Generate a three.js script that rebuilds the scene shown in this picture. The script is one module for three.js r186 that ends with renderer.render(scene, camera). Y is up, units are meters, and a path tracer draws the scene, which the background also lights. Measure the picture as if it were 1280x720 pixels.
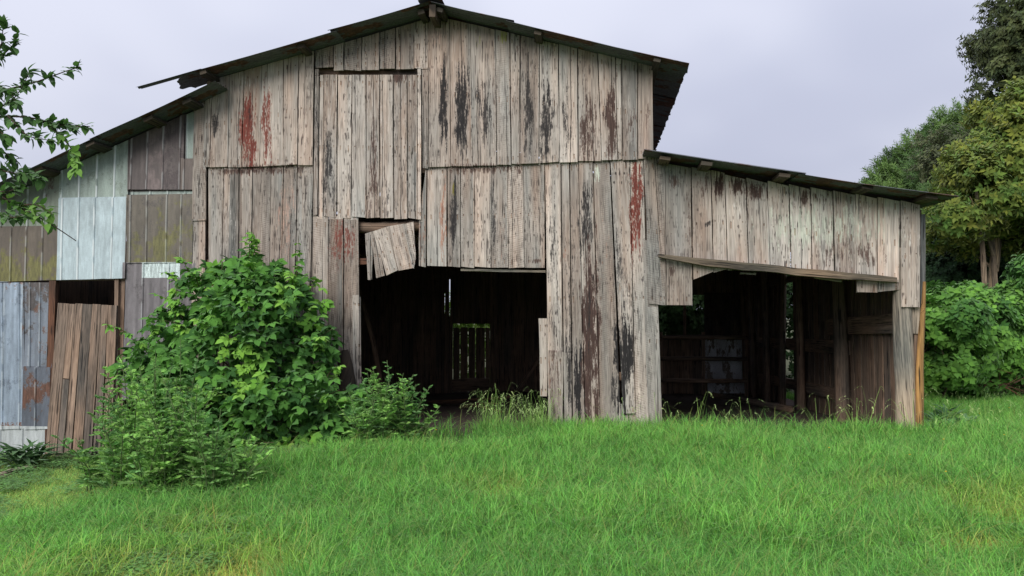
import * as THREE from 'three';
import { mergeGeometries, toCreasedNormals } from 'three/addons/utils/BufferGeometryUtils.js';

// ───────────────────────── camera, sky, sun, exposure ─────────────────────────
const F = 960, IW = 1280, IH = 720, VPX = 740, VPY = 395;          // focal length and vanishing point read from the photograph (pixels)
const phi = Math.atan((VPY - IH / 2) / F), theta = Math.atan((VPX - IW / 2) / F * Math.cos(phi));
const EYE = new THREE.Vector3(0, 1.5, 10);
const fwd = new THREE.Vector3(-Math.sin(theta) * Math.cos(phi), Math.sin(phi), -Math.cos(theta) * Math.cos(phi));
const scene = new THREE.Scene();
const camera = new THREE.PerspectiveCamera(2 * Math.atan(IH / 2 / F) * 180 / Math.PI, IW / IH, 0.1, 900);
camera.position.copy(EYE); camera.lookAt(EYE.clone().add(fwd)); camera.updateMatrixWorld();
const EXPOSURE = 2.3;
const renderer = new THREE.WebGLRenderer({ antialias: true });
renderer.toneMapping = THREE.LinearToneMapping;
renderer.toneMappingExposure = EXPOSURE;
renderer.shadowMap.enabled = true;
const sun = new THREE.DirectionalLight(0xfffaf3, 1.5);
sun.position.set(-7, 12.5, 15); sun.castShadow = true; sun.shadow.radius = 70;
sun.shadow.mapSize.set(2048, 2048);
Object.assign(sun.shadow.camera, { left: -20, right: 20, top: 20, bottom: -20, near: 1, far: 70 });
scene.add(sun, sun.target);

// ───────────────────────── small tools ─────────────────────────
function rng(seed) { let a = seed >>> 0; return () => { a = (a + 0x6D2B79F5) | 0; let t = Math.imul(a ^ (a >>> 15), 1 | a); t = (t + Math.imul(t ^ (t >>> 7), 61 | t)) ^ t; return ((t ^ (t >>> 14)) >>> 0) / 4294967296; }; }
const R0 = rng(77);
const rr = (a, b, r = R0) => a + (b - a) * r();
const lerp = (a, b, t) => a + (b - a) * t;
const clamp = (v, a = 0, b = 1) => v < a ? a : v > b ? b : v;
const sstep = (a, b, v) => { const t = clamp((v - a) / (b - a)); return t * t * (3 - 2 * t); };
function h2(ix, iy) { let h = Math.imul(ix, 374761393) ^ Math.imul(iy, 668265263); h = Math.imul(h ^ (h >>> 13), 1274126177); return ((h ^ (h >>> 16)) >>> 0) / 4294967296; }
function vn(x, y) { const ix = Math.floor(x), iy = Math.floor(y); let fx = x - ix, fy = y - iy; fx = fx * fx * (3 - 2 * fx); fy = fy * fy * (3 - 2 * fy);
  const a = h2(ix, iy), b = h2(ix + 1, iy), c = h2(ix, iy + 1), d = h2(ix + 1, iy + 1); return a + (b - a) * fx + (c - a) * fy + (a - b - c + d) * fx * fy; }
const fbm = (x, y) => 0.5 * vn(x, y) + 0.28 * vn(x * 2.1 + 7, y * 2.1 + 3) + 0.22 * vn(x * 4.3 + 1, y * 4.3 + 9);

const right = new THREE.Vector3().crossVectors(fwd, new THREE.Vector3(0, 1, 0)).normalize(), up = new THREE.Vector3().crossVectors(right, fwd);
function ray(px, py) { return fwd.clone().addScaledVector(right, (px - IW / 2) / F).addScaledVector(up, (IH / 2 - py) / F); }
function W(px, py, z = 0) { const d = ray(px, py); return EYE.clone().addScaledVector(d, (z - EYE.z) / d.z); }   // a photo pixel on the upright plane at depth z
function proj(v) { const d = v.clone().sub(EYE), k = d.dot(fwd); return [IW / 2 + F * d.dot(right) / k, IH / 2 - F * d.dot(up) / k, k]; }
// ground level: falls away to the left of the barn, and a little towards the back inside it
function ground(x, z) {
  let y = -0.03 - 0.4 * sstep(-2.9, -6.6, x) * (1 - 0.35 * sstep(3, 9, z));
  if (z < 0) y -= 0.034 * Math.min(8, -z);
  if (x > 4.3) y += 0.034 * Math.min(8, Math.max(0, -z)) * sstep(4.3, 5.2, x);
  y += 0.10 * sstep(0.6, 1.8, z) * sstep(5.5, 2.8, z) * sstep(-3.4, -1.4, x) * .5;       // the bank in front of the doors
  y += (vn(x * 0.7 + 40, z * 0.7 + 11) - 0.5) * 0.10 * sstep(-0.2, 1.5, z);
  if (z < -30 || Math.abs(x) > 30) y += 0;
  return y;
}
function G(px, py) { const d = ray(px, py); for (let t = 1; t < 60; t += 0.01) { const x = EYE.x + d.x * t, z = EYE.z + d.z * t; if (EYE.y + d.y * t <= ground(x, z)) return new THREE.Vector3(x, ground(x, z), z); } return null; }

const used = {};
function numbered(n) { used[n] = (used[n] ?? -1) + 1; return used[n] ? n + '_' + String(used[n]).padStart(3, '0') : n; }
function mesh(name, geo, mat, parent) { const m = new THREE.Mesh(geo, mat); m.name = name; m.castShadow = m.receiveShadow = true; parent.add(m); return m; }
function part(name, parent) { const g = new THREE.Group(); g.name = name; parent.add(g); return g; }
function thing(name, label, category, pos, group) { const g = new THREE.Group(); g.name = numbered(name); g.userData = { label, category }; if (group) g.userData.group = group; if (pos) g.position.copy(pos); scene.add(g); return g; }
function setting(name, geo, mat, label, category) { const m = mesh(numbered(name), geo, mat, scene); m.userData = { kind: 'structure', label, category }; return m; }

// mesh collector: positions + colours, every face its own normal when flat
class MB {
  constructor() { this.p = []; this.c = []; this.u = []; this.i = []; }
  v(x, y, z, u = 0, w = 0, c) { this.p.push(x, y, z); this.u.push(u, w); this.c.push(...(c || [1, 1, 1])); return this.p.length / 3 - 1; }
  t(a, b, c) { this.i.push(a, b, c); }
  q(a, b, c, d) { this.i.push(a, b, c, a, c, d); }
  geo({ flat = false, colors = false } = {}) {
    let g = new THREE.BufferGeometry();
    g.setAttribute('position', new THREE.Float32BufferAttribute(this.p, 3));
    g.setAttribute('uv', new THREE.Float32BufferAttribute(this.u, 2));
    if (colors) g.setAttribute('color', new THREE.Float32BufferAttribute(this.c, 3));
    g.setIndex(this.i);
    if (flat) g = g.toNonIndexed();
    g.computeVertexNormals();
    return g;
  }
}

// sky: a soft overcast with slow patches of thinner cloud, all the way round
{
  const w = 1024, h = 512, d = new Float32Array(w * h * 4);
  for (let y = 0; y < h; y++) {
    const el = (y / (h - 1) - 0.5) * Math.PI;
    for (let x = 0; x < w; x++) {
      const az = x / w * Math.PI * 2, cx = Math.cos(az) * Math.cos(el), cz = Math.sin(az) * Math.cos(el), cy = Math.sin(el);
      const k = 1 / (0.35 + Math.abs(cy));
      const n = 0.6 * fbm(cx * k * 1.1 + 5, cz * k * 1.1 + 9) + 0.4 * fbm(cx * k * 2.6 + 15, cz * k * 2.6 + 29);
      const m = sstep(0.3, 0.7, n), s = lerp(0.92, 1.06, m) * (0.90 + 0.64 * Math.max(0, cy)) / EXPOSURE;   // overcast: brighter overhead than at the horizon
      const o = (y * w + x) * 4;
      d[o] = lerp(0.575, 0.655, m) * s; d[o + 1] = lerp(0.61, 0.68, m) * s; d[o + 2] = lerp(0.765, 0.80, m) * s; d[o + 3] = 1;
      if (cy < -0.02) { d[o] *= 0.3; d[o + 1] *= 0.32; d[o + 2] *= 0.25; }
    }
  }
  const t = new THREE.DataTexture(d, w, h, THREE.RGBAFormat, THREE.FloatType);
  t.mapping = THREE.EquirectangularReflectionMapping; t.magFilter = t.minFilter = THREE.LinearFilter; t.needsUpdate = true;
  scene.background = t; scene.environment = t;
}

// ───────────────────────── ground ─────────────────────────
function dataTex(w, h, fn, srgb = true) {
  const d = new Uint8Array(w * h * 4);
  for (let y = 0; y < h; y++) for (let x = 0; x < w; x++) { const c = fn(x, y), o = (y * w + x) * 4; d[o] = clamp(c[0], 0, 255); d[o + 1] = clamp(c[1], 0, 255); d[o + 2] = clamp(c[2], 0, 255); d[o + 3] = 255; }
  const t = new THREE.DataTexture(d, w, h, THREE.RGBAFormat); t.magFilter = THREE.LinearFilter; t.minFilter = THREE.LinearMipmapLinearFilter; t.generateMipmaps = true;
  t.wrapS = t.wrapT = THREE.RepeatWrapping; if (srgb) t.colorSpace = THREE.SRGBColorSpace; t.needsUpdate = true; return t;
}
// a noise that tiles
const tile = (n, x, y, px, py) => { const fx = x / px, fy = y / py; const a = n(x, y), b = n(x - px, y), c = n(x, y - py), d = n(x - px, y - py); return lerp(lerp(a, b, fx), lerp(c, d, fx), fy); };
const soilTex = dataTex(512, 512, (x, y) => { const n = tile(fbm, x / 32, y / 32, 16, 16), m = h2(x, y); const k = 0.75 + n * 0.5 + (m - 0.5) * 0.25; return [66 * k, 70 * k, 40 * k]; });
const soilMat = new THREE.MeshStandardMaterial({ map: soilTex, roughness: 1 });
const dirtTex = dataTex(512, 512, (x, y) => { const n = tile(fbm, x / 24, y / 24, 512 / 24, 512 / 24), m = h2(x, y); const k = 0.6 + n * 0.8 + (m - 0.5) * 0.35; return [62 * k, 49 * k, 42 * k]; });
const dirtMat = new THREE.MeshStandardMaterial({ map: dirtTex, roughness: 1, bumpMap: dirtTex, bumpScale: 0.03 });
{
  const xs = [], zs = [];
  for (let x = -12; x <= 14; x += 0.25) xs.push(x); for (const e of [18, 25, 40, 80, 160, 400]) { xs.push(e); xs.unshift(-e); }
  for (let z = -14; z <= 14; z += 0.25) zs.push(z); for (const e of [20, 30, 50, 100, 200, 400]) { zs.push(e); zs.unshift(-e); }
  const b = new MB();
  for (const z of zs) for (const x of xs) b.v(x, ground(x, z), z, x / 1.5, z / 1.5);
  for (let j = 0; j < zs.length - 1; j++) for (let i = 0; i < xs.length - 1; i++) { const a = j * xs.length + i; b.q(a, a + xs.length, a + xs.length + 1, a + 1); }
  setting('ground', b.geo(), soilMat, 'dark soil under the meadow grass around the barn', 'ground');
  const c = new MB(), nx = 54, nz = 36, X0 = -8.7, X1 = 4.0, Z0 = -8, Z1 = 0.32;
  for (let j = 0; j <= nz; j++) for (let i = 0; i <= nx; i++) {
    let x = lerp(X0, X1, i / nx), z = lerp(Z0, Z1, j / nz); if (j === nz) z += (vn(x * 3, 5) - 0.6) * 0.35;
    c.v(x, ground(x, z) + 0.012 + (z < -0.2 ? (fbm(x * 1.7, z * 1.7) - 0.45) * 0.09 * sstep(-0.2, -1, z) : 0) + 0.008, z, x * 0.8, z * 0.8);
  }
  for (let j = 0; j < nz; j++) for (let i = 0; i < nx; i++) { const a = j * (nx + 1) + i; c.q(a, a + nx + 1, a + nx + 2, a + 1); }
  setting('dirt_floor', c.geo(), dirtMat, 'bare trodden dirt floor inside the barn', 'floor');
}

// ───────────────────────── barn: surfaces ─────────────────────────
// front wall wood: one sheet of colour in wall metres, every board drawn into it with its own grain, paint remains, saw marks and stains
const TX0 = -5.45, TX1 = 4.3, TY0 = -0.6, TY1 = 5.75, TW = 2040, TH = 1328;
const wallC = new Float32Array(TW * TH * 3), wallB = new Float32Array(TW * TH);
wallC.fill(70);
// stains read from the photograph: x0, x1, y0, y1 (photo pixels on the wall), kind, strength
const STAIN = [
  [549, 561, 82, 190, 'k', 1], [568, 588, 84, 196, 'k', 1], [596, 615, 92, 196, 'k', .75], [650, 669, 60, 203, 'k', .75], [675, 693, 90, 203, 'k', .85], [701, 717, 105, 198, 'k', .7],
  [725, 747, 115, 202, 'b', .9], [754, 773, 105, 198, 'b', .95], [780, 798, 118, 196, 'b', .6], [806, 813, 135, 172, 'b', .6], [536, 560, 28, 60, 'p', .5], [722, 745, 70, 110, 'w', .4],
  [624, 635, 38, 56, 'g', .8], [594, 604, 45, 62, 'g', .6], [614, 622, 40, 200, 'b', .45], [640, 652, 42, 70, 'b', .5], [688, 700, 58, 75, 'b', .5],
  [302, 323, 118, 212, 'r', 1], [330, 343, 104, 206, 'r', .85], [308, 318, 128, 165, 'k', .5], [266, 277, 140, 172, 'k', .8], [285, 292, 160, 175, 'k', .6], [256, 276, 98, 135, 'l', .5], [303, 326, 88, 112, 'w', .6], [378, 388, 120, 204, 'b', .5], [258, 270, 180, 208, 'b', .5],
  [404, 417, 160, 272, 'k', .75], [393, 400, 95, 275, 'k', .55], [410, 424, 200, 274, 'k', .55], [461, 473, 135, 274, 'b', .75], [478, 488, 205, 270, 'k', .5], [484, 511, 92, 104, 'b', .9], [444, 452, 140, 240, 'b', .35], [514, 522, 95, 150, 'b', .5], [430, 437, 190, 262, 'k', .35], [400, 520, 96, 200, 'w', .35],
  [258, 392, 207, 217, 'b', .85], [337, 350, 225, 300, 'b', .35], [345, 372, 210, 330, 'p', .6], [370, 384, 215, 300, 'w', .4], [276, 300, 215, 330, 'w', .45],
  [412, 448, 272, 325, 'r', .7], [418, 432, 320, 345, 'r', .45], [392, 402, 300, 380, 'k', .35],
  [550, 559, 212, 332, 'o', .7], [562, 572, 222, 330, 'k', .85], [564, 568, 225, 245, 'y', .9], [575, 583, 225, 300, 'k', .25], [611, 622, 215, 330, 'k', .7], [620, 634, 280, 336, 'o', .35], [638, 650, 262, 310, 'o', .45], [655, 668, 225, 272, 'k', .5], [530, 682, 206, 216, 'b', .75], [534, 556, 220, 330, 'w', .25], [522, 534, 275, 334, 'o', .5], [663, 680, 323, 330, 'b', .8],
  [685, 702, 215, 420, 'k', .6], [687, 703, 420, 540, 'b', .6], [704, 720, 300, 420, 'k', .6], [706, 716, 390, 540, 'k', .8], [717, 729, 420, 536, 'k', 1.05], [722, 743, 218, 320, 'k', .85], [726, 750, 300, 540, 'b', 1.1], [733, 742, 300, 430, 'k', .6],
  [742, 768, 240, 400, 'o', .3], [764, 784, 262, 400, 'k', .6], [768, 792, 392, 520, 'k', 1.1], [761, 773, 452, 508, 'k', .8], [786, 805, 202, 322, 'r', 1], [742, 750, 205, 230, 'l', .9], [700, 712, 310, 335, 'o', .5], [708, 716, 330, 370, 'k', .5], [801, 807, 343, 354, 'k', .7], [766, 785, 340, 400, 'w', .5],
  [689, 706, 350, 400, 'w', .4], [681, 690, 440, 545, 'o', .4],
  [832, 856, 216, 236, 'b', .7], [858, 864, 230, 320, 'b', .55], [866, 890, 216, 246, 'b', .65], [892, 908, 216, 252, 'b', 1.05], [912, 933, 220, 246, 'b', 1], [936, 960, 226, 254, 'b', .95], [960, 986, 236, 262, 'b', .5], [990, 998, 255, 272, 'b', .6], [1002, 1014, 234, 262, 'b', .85], [1014, 1040, 240, 258, 'b', .6],
  [1014, 1044, 282, 335, 'b', .55], [1044, 1070, 276, 336, 'b', .65], [1073, 1097, 296, 336, 'b', .7], [1097, 1112, 288, 340, 'b', .5], [1112, 1125, 255, 290, 'b', .35], [880, 889, 276, 284, 'k', .9], [935, 1125, 250, 312, 'l', .75], [905, 935, 245, 280, 'w', .5], [831, 865, 204, 222, 'l', .5], [1125, 1150, 262, 320, 'w', .5], [835, 845, 330, 345, 'b', .7], [1048, 1068, 352, 364, 'w', .6],
  [960, 1000, 300, 335, 'b', .3], [880, 960, 290, 330, 'p', .4],
];
const KIND = { k: [33, 31, 31], b: [66, 49, 43], r: [104, 50, 41], o: [150, 98, 76], w: [198, 193, 186], l: [182, 188, 172], p: [176, 144, 128], g: [148, 150, 84], y: [120, 112, 48] };
const stains = STAIN.map(([x0, x1, y0, y1, k, s]) => { const a = W(x0, y0), b = W(x1, y1); return { x0: a.x, x1: b.x, y0: b.y, y1: a.y, c: KIND[k], k, s }; });
let boardNo = 0;
function drawBoard(TL, TR, BR, BL, o) {
  const id = ++boardNo, r = rng(id * 7919 + 13);
  const seed = id * 17.37, tone = lerp(0.82, 1.12, r()) * (o.tone || 1), warm = lerp(-1, 1, r()), saw = o.saw !== undefined ? o.saw : (r() < 0.4 ? 1 : 0), sawA = lerp(0.15, 0.45, r()), sawF = lerp(62, 84, r()), paint = o.paint !== undefined ? o.paint : lerp(0.25, 0.75, r()), ckr = lerp(0.4, 1, r()), sawT = lerp(40, 95, r()) * (r() < .5 ? -1 : 1);
  const ymin = Math.min(BL.y, BR.y) - 0.02, ymax = Math.max(TL.y, TR.y) + 0.02, sx = TW / (TX1 - TX0), sy = TH / (TY1 - TY0);
  const xlo = Math.min(TL.x, BL.x) - 0.05, xhi = Math.max(TR.x, BR.x) + 0.05, ym = (ymin + ymax) / 2;
  const st = stains.filter(s => s.x1 > xlo && s.x0 < xhi && s.y1 > ymin && s.y0 < ymax);
  const crackX = lerp(0.2, 0.8, r()), crackOn = r() < 0.55, nailY = [TL.y - 0.09, BL.y + 0.1, ym];
  for (let j = Math.max(0, Math.floor((ymin - TY0) * sy)); j < Math.min(TH, Math.ceil((ymax - TY0) * sy)); j++) {
    const y = TY0 + (j + .5) / sy, t1 = (y - TL.y) / (BL.y - TL.y), t2 = (y - TR.y) / (BR.y - TR.y);
    const xl = lerp(TL.x, BL.x, t1), xr = lerp(TR.x, BR.x, t2);
    for (let i = Math.max(0, Math.floor((xl - 0.012 - TX0) * sx)); i < Math.min(TW, Math.ceil((xr + 0.012 - TX0) * sx)); i++) {
      const x = TX0 + (i + .5) / sx, u = x - xl + seed, f = (x - xl) / (xr - xl);
      const wob = (vn(y * 1.3 + seed, seed) - 0.5) * 0.05;
      const g1 = vn((u + wob) * 34, y * 0.9 + seed), g2 = vn((u + wob) * 105 + 5, y * 2.2 + seed), g3 = vn(u * 190, y * 9 + seed);
      const blot = fbm(u * 5 + 3, y * 1.6 + seed * 3);
      let v = tone * (0.74 + 0.13 * g1 + 0.20 * g2 + 0.20 * g3 + 0.26 * (blot - 0.5));
      let R = 157 * v, Gc = 148 * v, B = 138 * v;
      const wm = warm * 3 + (vn(u * 9, y * 1.1 + seed * 5) - 0.42) * 22; R += wm * 0.7; B -= wm * 0.35;
      // remains of old pale paint in flakes
      const pf = vn(u * 60 + 31, y * 7 + seed) * 0.55 + vn(u * 21, y * 2.3 + seed * 2) * 0.45, pk = sstep(0.62 - 0.16 * paint, 0.72 - 0.1 * paint, pf) * 0.5 * paint;
      R = lerp(R, 200 * (0.86 + 0.14 * g3), pk); Gc = lerp(Gc, 193 * (0.86 + 0.14 * g3), pk); B = lerp(B, 184 * (0.86 + 0.14 * g3), pk);
      let hgt = 0.55 + 0.25 * (g2 - 0.5) + 0.2 * (g3 - 0.5) + 0.15 * pk;
      // weather checks: short dark splits along the grain
      const ck = vn(u * 150 + 11, y * 5.5 + seed * 1.7), cl = vn(u * 8 + 2, y * 1.2 + seed), ckk = Math.max(sstep(0.76, 0.88, ck) * sstep(0.25, 0.6, cl), .8 * sstep(.74, .9, vn(u * 120 + 41, y * 17 + seed)) * sstep(.35, .6, vn(u * 6 + 12, y * 1.7 + seed))) * ckr;
      R *= 1 - 0.66 * ckk; Gc *= 1 - 0.68 * ckk; B *= 1 - 0.68 * ckk; hgt -= 0.4 * ckk;
      if (crackOn) { const cd = Math.abs(f - crackX - (vn(y * 2 + seed, 3) - .5) * 0.10) * (xr - xl), cc = sstep(0.006, 0.0015, cd) * sstep(0.35, 0.5, vn(y * 0.8 + seed, 8)); R *= 1 - .7 * cc; Gc *= 1 - .7 * cc; B *= 1 - .7 * cc; hgt -= .5 * cc; }
      if (saw) { const sw = Math.sin(y * sawF * 3.3 + u * sawT + vn(u * 14, y * 4) * 2.6), zone = sstep(0.25, 0.6, vn(u * 5 + seed, y * 0.9 + seed * 4)) * sawA * (0.5 + g3); const k = sstep(-.1, 0.95, sw) * zone * sstep(.2, .6, vn(u * 40 + 3, y * 30 + seed)); R *= 1 - 0.36 * k; Gc *= 1 - 0.4 * k; B *= 1 - 0.42 * k; hgt -= 0.25 * k; }
      for (const s of st) {
        let px = (x - s.x0) / (s.x1 - s.x0) * 2 - 1, py = (y - s.y0) / (s.y1 - s.y0) * 2 - 1; if (Math.abs(px) > 1.7 || Math.abs(py) > 1.5) continue;
        px += (vn(y * 5 + seed, s.x0 * 9) - .5) * 0.7; py += (vn(u * 70 + s.y0 * 5, seed) - .5) * 0.9;
        const e = Math.max(0, 1 - px * px * 0.8) * Math.max(0, 1 - Math.pow(Math.abs(py), 2.2) * 0.85);
        const n = vn(u * 110 + 77, y * (s.k === 'r' ? 30 : 13) + seed) * 0.42 + vn(u * 34 + 9, y * 3.5 + seed) * 0.33 + vn(u * 190, y * 60) * 0.25;
        const a = sstep(0.42, 0.78, Math.pow(e, .6) * Math.min(1.1, s.s) * 0.88 + (n - .5) * 1.2) * Math.min(1, .35 + s.s * .62) * (e > 0.01 ? 1 : 0);
        const kk = 0.8 + 0.4 * g3; R = lerp(R, s.c[0] * kk, a); Gc = lerp(Gc, s.c[1] * kk, a); B = lerp(B, s.c[2] * kk, a); hgt -= 0.15 * a * (s.k === 'k' ? 1 : 0);
      }
      for (const ny of nailY) for (const nf of [0.22, 0.78]) { const dd = Math.hypot(x - lerp(xl, xr, nf), y - ny); if (dd < 0.006) { R *= .5; Gc *= .45; B *= .42; } else if (Math.abs(x - lerp(xl, xr, nf)) < 0.006 && y < ny && ny - y < 0.09 * vn(seed, nf * 9)) { R *= .8; Gc *= .72; B *= .66; } }
      const o3 = (j * TW + i); wallC[o3 * 3] = R; wallC[o3 * 3 + 1] = Gc; wallC[o3 * 3 + 2] = B; wallB[o3] = hgt;
    }
  }
}
const wallMat = new THREE.MeshStandardMaterial({ roughness: 0.95 });     // its maps are filled in once every board is drawn
function finishWall() {
  wallMat.map = dataTex(TW, TH, (x, y) => { const o = (y * TW + x) * 3; return [wallC[o], wallC[o + 1], wallC[o + 2]]; });
  wallMat.bumpMap = dataTex(TW, TH, (x, y) => { const v = wallB[y * TW + x] * 255; return [v, v, v]; }, false); wallMat.bumpScale = 0.006;
}
// a board on the front wall between four corners, slightly wavy, warped and uneven at its ends
function board(parent, TL, TR, BR, BL, z, o = {}) {
  const r = rng(boardNo * 31 + 5), th = o.th || 0.022, gap = o.gap ?? rr(.003, .0085, r), n = 4;
  drawBoard(TL, TR, BR, BL, o);
  const dz = z + rr(-0.006, 0.006, r), bow = rr(-0.010, 0.012, r), tw = rr(-0.006, 0.006, r);
  const L = [], Rg = [];
  for (let k = 0; k <= n; k++) { const t = k / n, e = Math.sin(t * Math.PI); const w1 = rr(-0.003, 0.003, r), w2 = rr(-0.003, 0.003, r);
    const zz = dz + bow * e + tw * (t - .5);
    const dl = k === 0 ? 0 : k === n ? rr(-0.012, 0.012, r) : 0, dr = k === 0 ? 0 : k === n ? rr(-0.012, 0.012, r) : 0;
    L.push([lerp(TL.x, BL.x, t) + gap + w1, lerp(TL.y, BL.y, t) + dl, zz - tw * .5]); Rg.push([lerp(TR.x, BR.x, t) - gap + w2, lerp(TR.y, BR.y, t) + dr, zz + tw * .5]); }
  const b = new MB(), V = p => b.v(p[0], p[1], p[2], (p[0] - TX0) / (TX1 - TX0), (p[1] - TY0) / (TY1 - TY0)), bk = p => [p[0], p[1], p[2] - th];
  for (let k = 0; k < n; k++) { const a = L[k], c = Rg[k], d = Rg[k + 1], e = L[k + 1];
    b.q(V(e), V(d), V(c), V(a)); b.q(V(bk(a)), V(bk(c)), V(bk(d)), V(bk(e))); b.q(V(bk(e)), V(e), V(a), V(bk(a))); b.q(V(d), V(bk(d)), V(bk(c)), V(c)); }
  b.q(V(L[0]), V(Rg[0]), V(bk(Rg[0])), V(bk(L[0]))); b.q(V(L[n]), V(bk(L[n])), V(bk(Rg[n])), V(Rg[n]));
  return mesh('board', b.geo(), wallMat, parent);
}
// general timber: brown-grey grain, four metres to the repeat
function pvn(x, y, px, py, s) { const m = (a, n) => ((a % n) + n) % n, ix = Math.floor(x), iy = Math.floor(y); let fx = x - ix, fy = y - iy; fx = fx * fx * (3 - 2 * fx); fy = fy * fy * (3 - 2 * fy); const H = (i, j) => h2(m(i, px) + s * 131, m(j, py) + s * 57), a = H(ix, iy), b = H(ix + 1, iy), c = H(ix, iy + 1), d = H(ix + 1, iy + 1); return a + (b - a) * fx + (c - a) * fy + (a - b - c + d) * fx * fy; }
const grainTex = (R, Gc, B, con, seed) => dataTex(512, 1024, (x, y) => {
  const u = x / 512, v = y / 1024, N = (fx, fy, s) => pvn(u * fx, v * fy, fx, fy, s + seed);
  const g = N(28, 4, 3), g2 = N(80, 12, 9), g3 = N(110, 60, 21), bl = N(5, 6, 33), ck = N(90, 14, 51);
  const sp = N(7, 3, 71); let k = 0.95 + con * (0.14 * (g - .5) + 0.24 * (g2 - .5) + 0.16 * (g3 - .5) + 0.26 * (bl - .5) + .16 * (sp - .5)); const c = sstep(0.74, 0.9, ck); k *= 1 - 0.6 * c; const w = (bl - .5) * 14;
  return [R * k + w, Gc * k, B * k - w * .7];
});
const timberTex = grainTex(136, 122, 111, 1.15, 4), greyTex = grainTex(156, 150, 141, 1.15, 44), barkTex = grainTex(92, 78, 64, 1.3, 81);
const tm = (tex, color, bump = 0.006) => new THREE.MeshStandardMaterial({ map: tex, color, roughness: .95, bumpMap: tex, bumpScale: bump });
const timberMat = tm(timberTex, 0xd8cec4), innerMat = timberMat, greyTimberMat = tm(greyTex, 0xe4e0d8), doorMat = tm(timberTex, 0xe6e0da), redTimberMat = tm(timberTex, 0xb08e7c), yellowMat = tm(timberTex, 0xffdf9a), barkMat = tm(barkTex, 0xffffff, 0.015);
// a straight timber between two points, w wide (side) and h high, grain along it
function timber(name, p0, p1, w, h, mat, parent, upv = new THREE.Vector3(0, 1, 0), rough = 0.004) {
  const ax = p1.clone().sub(p0), len = ax.length(); ax.normalize(); let s = new THREE.Vector3().crossVectors(ax, upv); if (s.lengthSq() < 1e-4) s.set(1, 0, 0); s.normalize(); const n = new THREE.Vector3().crossVectors(s, ax).normalize();
  const b = new MB(), seg = 4, uo = R0(), vo = R0(), rows = [];
  for (let k = 0; k <= seg; k++) { const t = k / seg, c = p0.clone().addScaledVector(ax, len * t); rows.push([[-1, -1], [1, -1], [1, 1], [-1, 1]].map(([a, d]) => c.clone().addScaledVector(s, a * w / 2 + rr(-rough, rough)).addScaledVector(n, d * h / 2 + rr(-rough, rough)))); }
  const side = [w, h, w, h];
  for (let e = 0; e < 4; e++) for (let k = 0; k < seg; k++) { const f = (e + 1) % 4, v0 = vo + k / seg * len / 4, v1 = vo + (k + 1) / seg * len / 4, u0 = uo + e * 0.23, u1 = u0 + side[e];
    const P = (p, u, v) => b.v(p.x, p.y, p.z, u, v); b.q(P(rows[k][e], u0, v0), P(rows[k][f], u1, v0), P(rows[k + 1][f], u1, v1), P(rows[k + 1][e], u0, v1)); }
  for (const k of [0, seg]) { const q = rows[k].map(p => b.v(p.x, p.y, p.z, uo + R0() * .02, vo)); k ? b.q(q[0], q[1], q[2], q[3]) : b.q(q[3], q[2], q[1], q[0]); }
  return mesh(name, b.geo(), mat, parent);
}
// a round, knotty log through points with radii
function log(name, pts, rad, mat, parent, sides = 10, lump = 0.08) {
  const cu = new THREE.CatmullRomCurve3(pts), seg = Math.max(5, pts.length * 3), b = new MB(), so = R0() * 50, fr = cu.computeFrenetFrames(seg, false);
  for (let k = 0; k <= seg; k++) { const t = k / seg, c = cu.getPointAt(t), i = t * (rad.length - 1), j = Math.min(rad.length - 2, Math.floor(i)), rd = lerp(rad[j], rad[j + 1], i - j);
    for (let s = 0; s <= sides; s++) { const a = s / sides * 6.2832, q = rd * (1 + lump * (vn(Math.cos(a) * 1.5 + so, t * 7 + Math.sin(a) * 1.5 + so) - .5) * 2.4); const p = c.clone().addScaledVector(fr.normals[k], Math.cos(a) * q).addScaledVector(fr.binormals[k], Math.sin(a) * q); b.v(p.x, p.y, p.z, s / sides * rd * 6.28 * (rd > 0.03 ? 1 : 3) + so, t * cu.getLength() / 4); } }
  for (let k = 0; k < seg; k++) for (let s = 0; s < sides; s++) { const a = k * (sides + 1) + s; b.q(a, a + 1, a + sides + 2, a + sides + 1); }
  for (const k of [0, seg]) { const c = cu.getPointAt(k / seg), m = b.v(c.x, c.y, c.z, so, .1); for (let s = 0; s < sides; s++) { const a = k * (sides + 1) + s; k ? b.t(m, a, a + 1) : b.t(m, a + 1, a); } }
  return mesh(name, b.geo(), mat, parent);
}
const V3 = (x, y, z) => new THREE.Vector3(x, y, z);

// ───────────────────────── barn: roof planes ─────────────────────────
const barn = thing('barn', 'old weathered grey plank barn with rusty metal roof and open bays', 'barn');
const OV = 0.44, ZB = -8, ZBO = -8.25;
const ridge = W(538, 1, OV), eaveR = W(863, 76, OV), eaveL = W(170, 106, OV);
const ltR0 = W(818, 188, OV), ltR1 = W(1200, 243, OV), ltL0 = W(262, 103, OV), ltL1 = W(-40, 243, OV);
const lineY = (a, b) => x => a.y + (b.y - a.y) / (b.x - a.x) * (x - a.x);
const yR = lineY(ridge, eaveR), yL = lineY(ridge, eaveL), yLR = lineY(ltR0, ltR1), yLL = lineY(ltL0, ltL1);
const gableY = x => x < ridge.x ? yL(x) : yR(x);
const XL = W(257, 200).x, XR = W(817, 150).x, XE = W(1150, 420).x, XLL = W(-45, 400).x;     // wall corners
const XEB = 3.55;                                                                          // the right wall leans in towards the back
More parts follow.
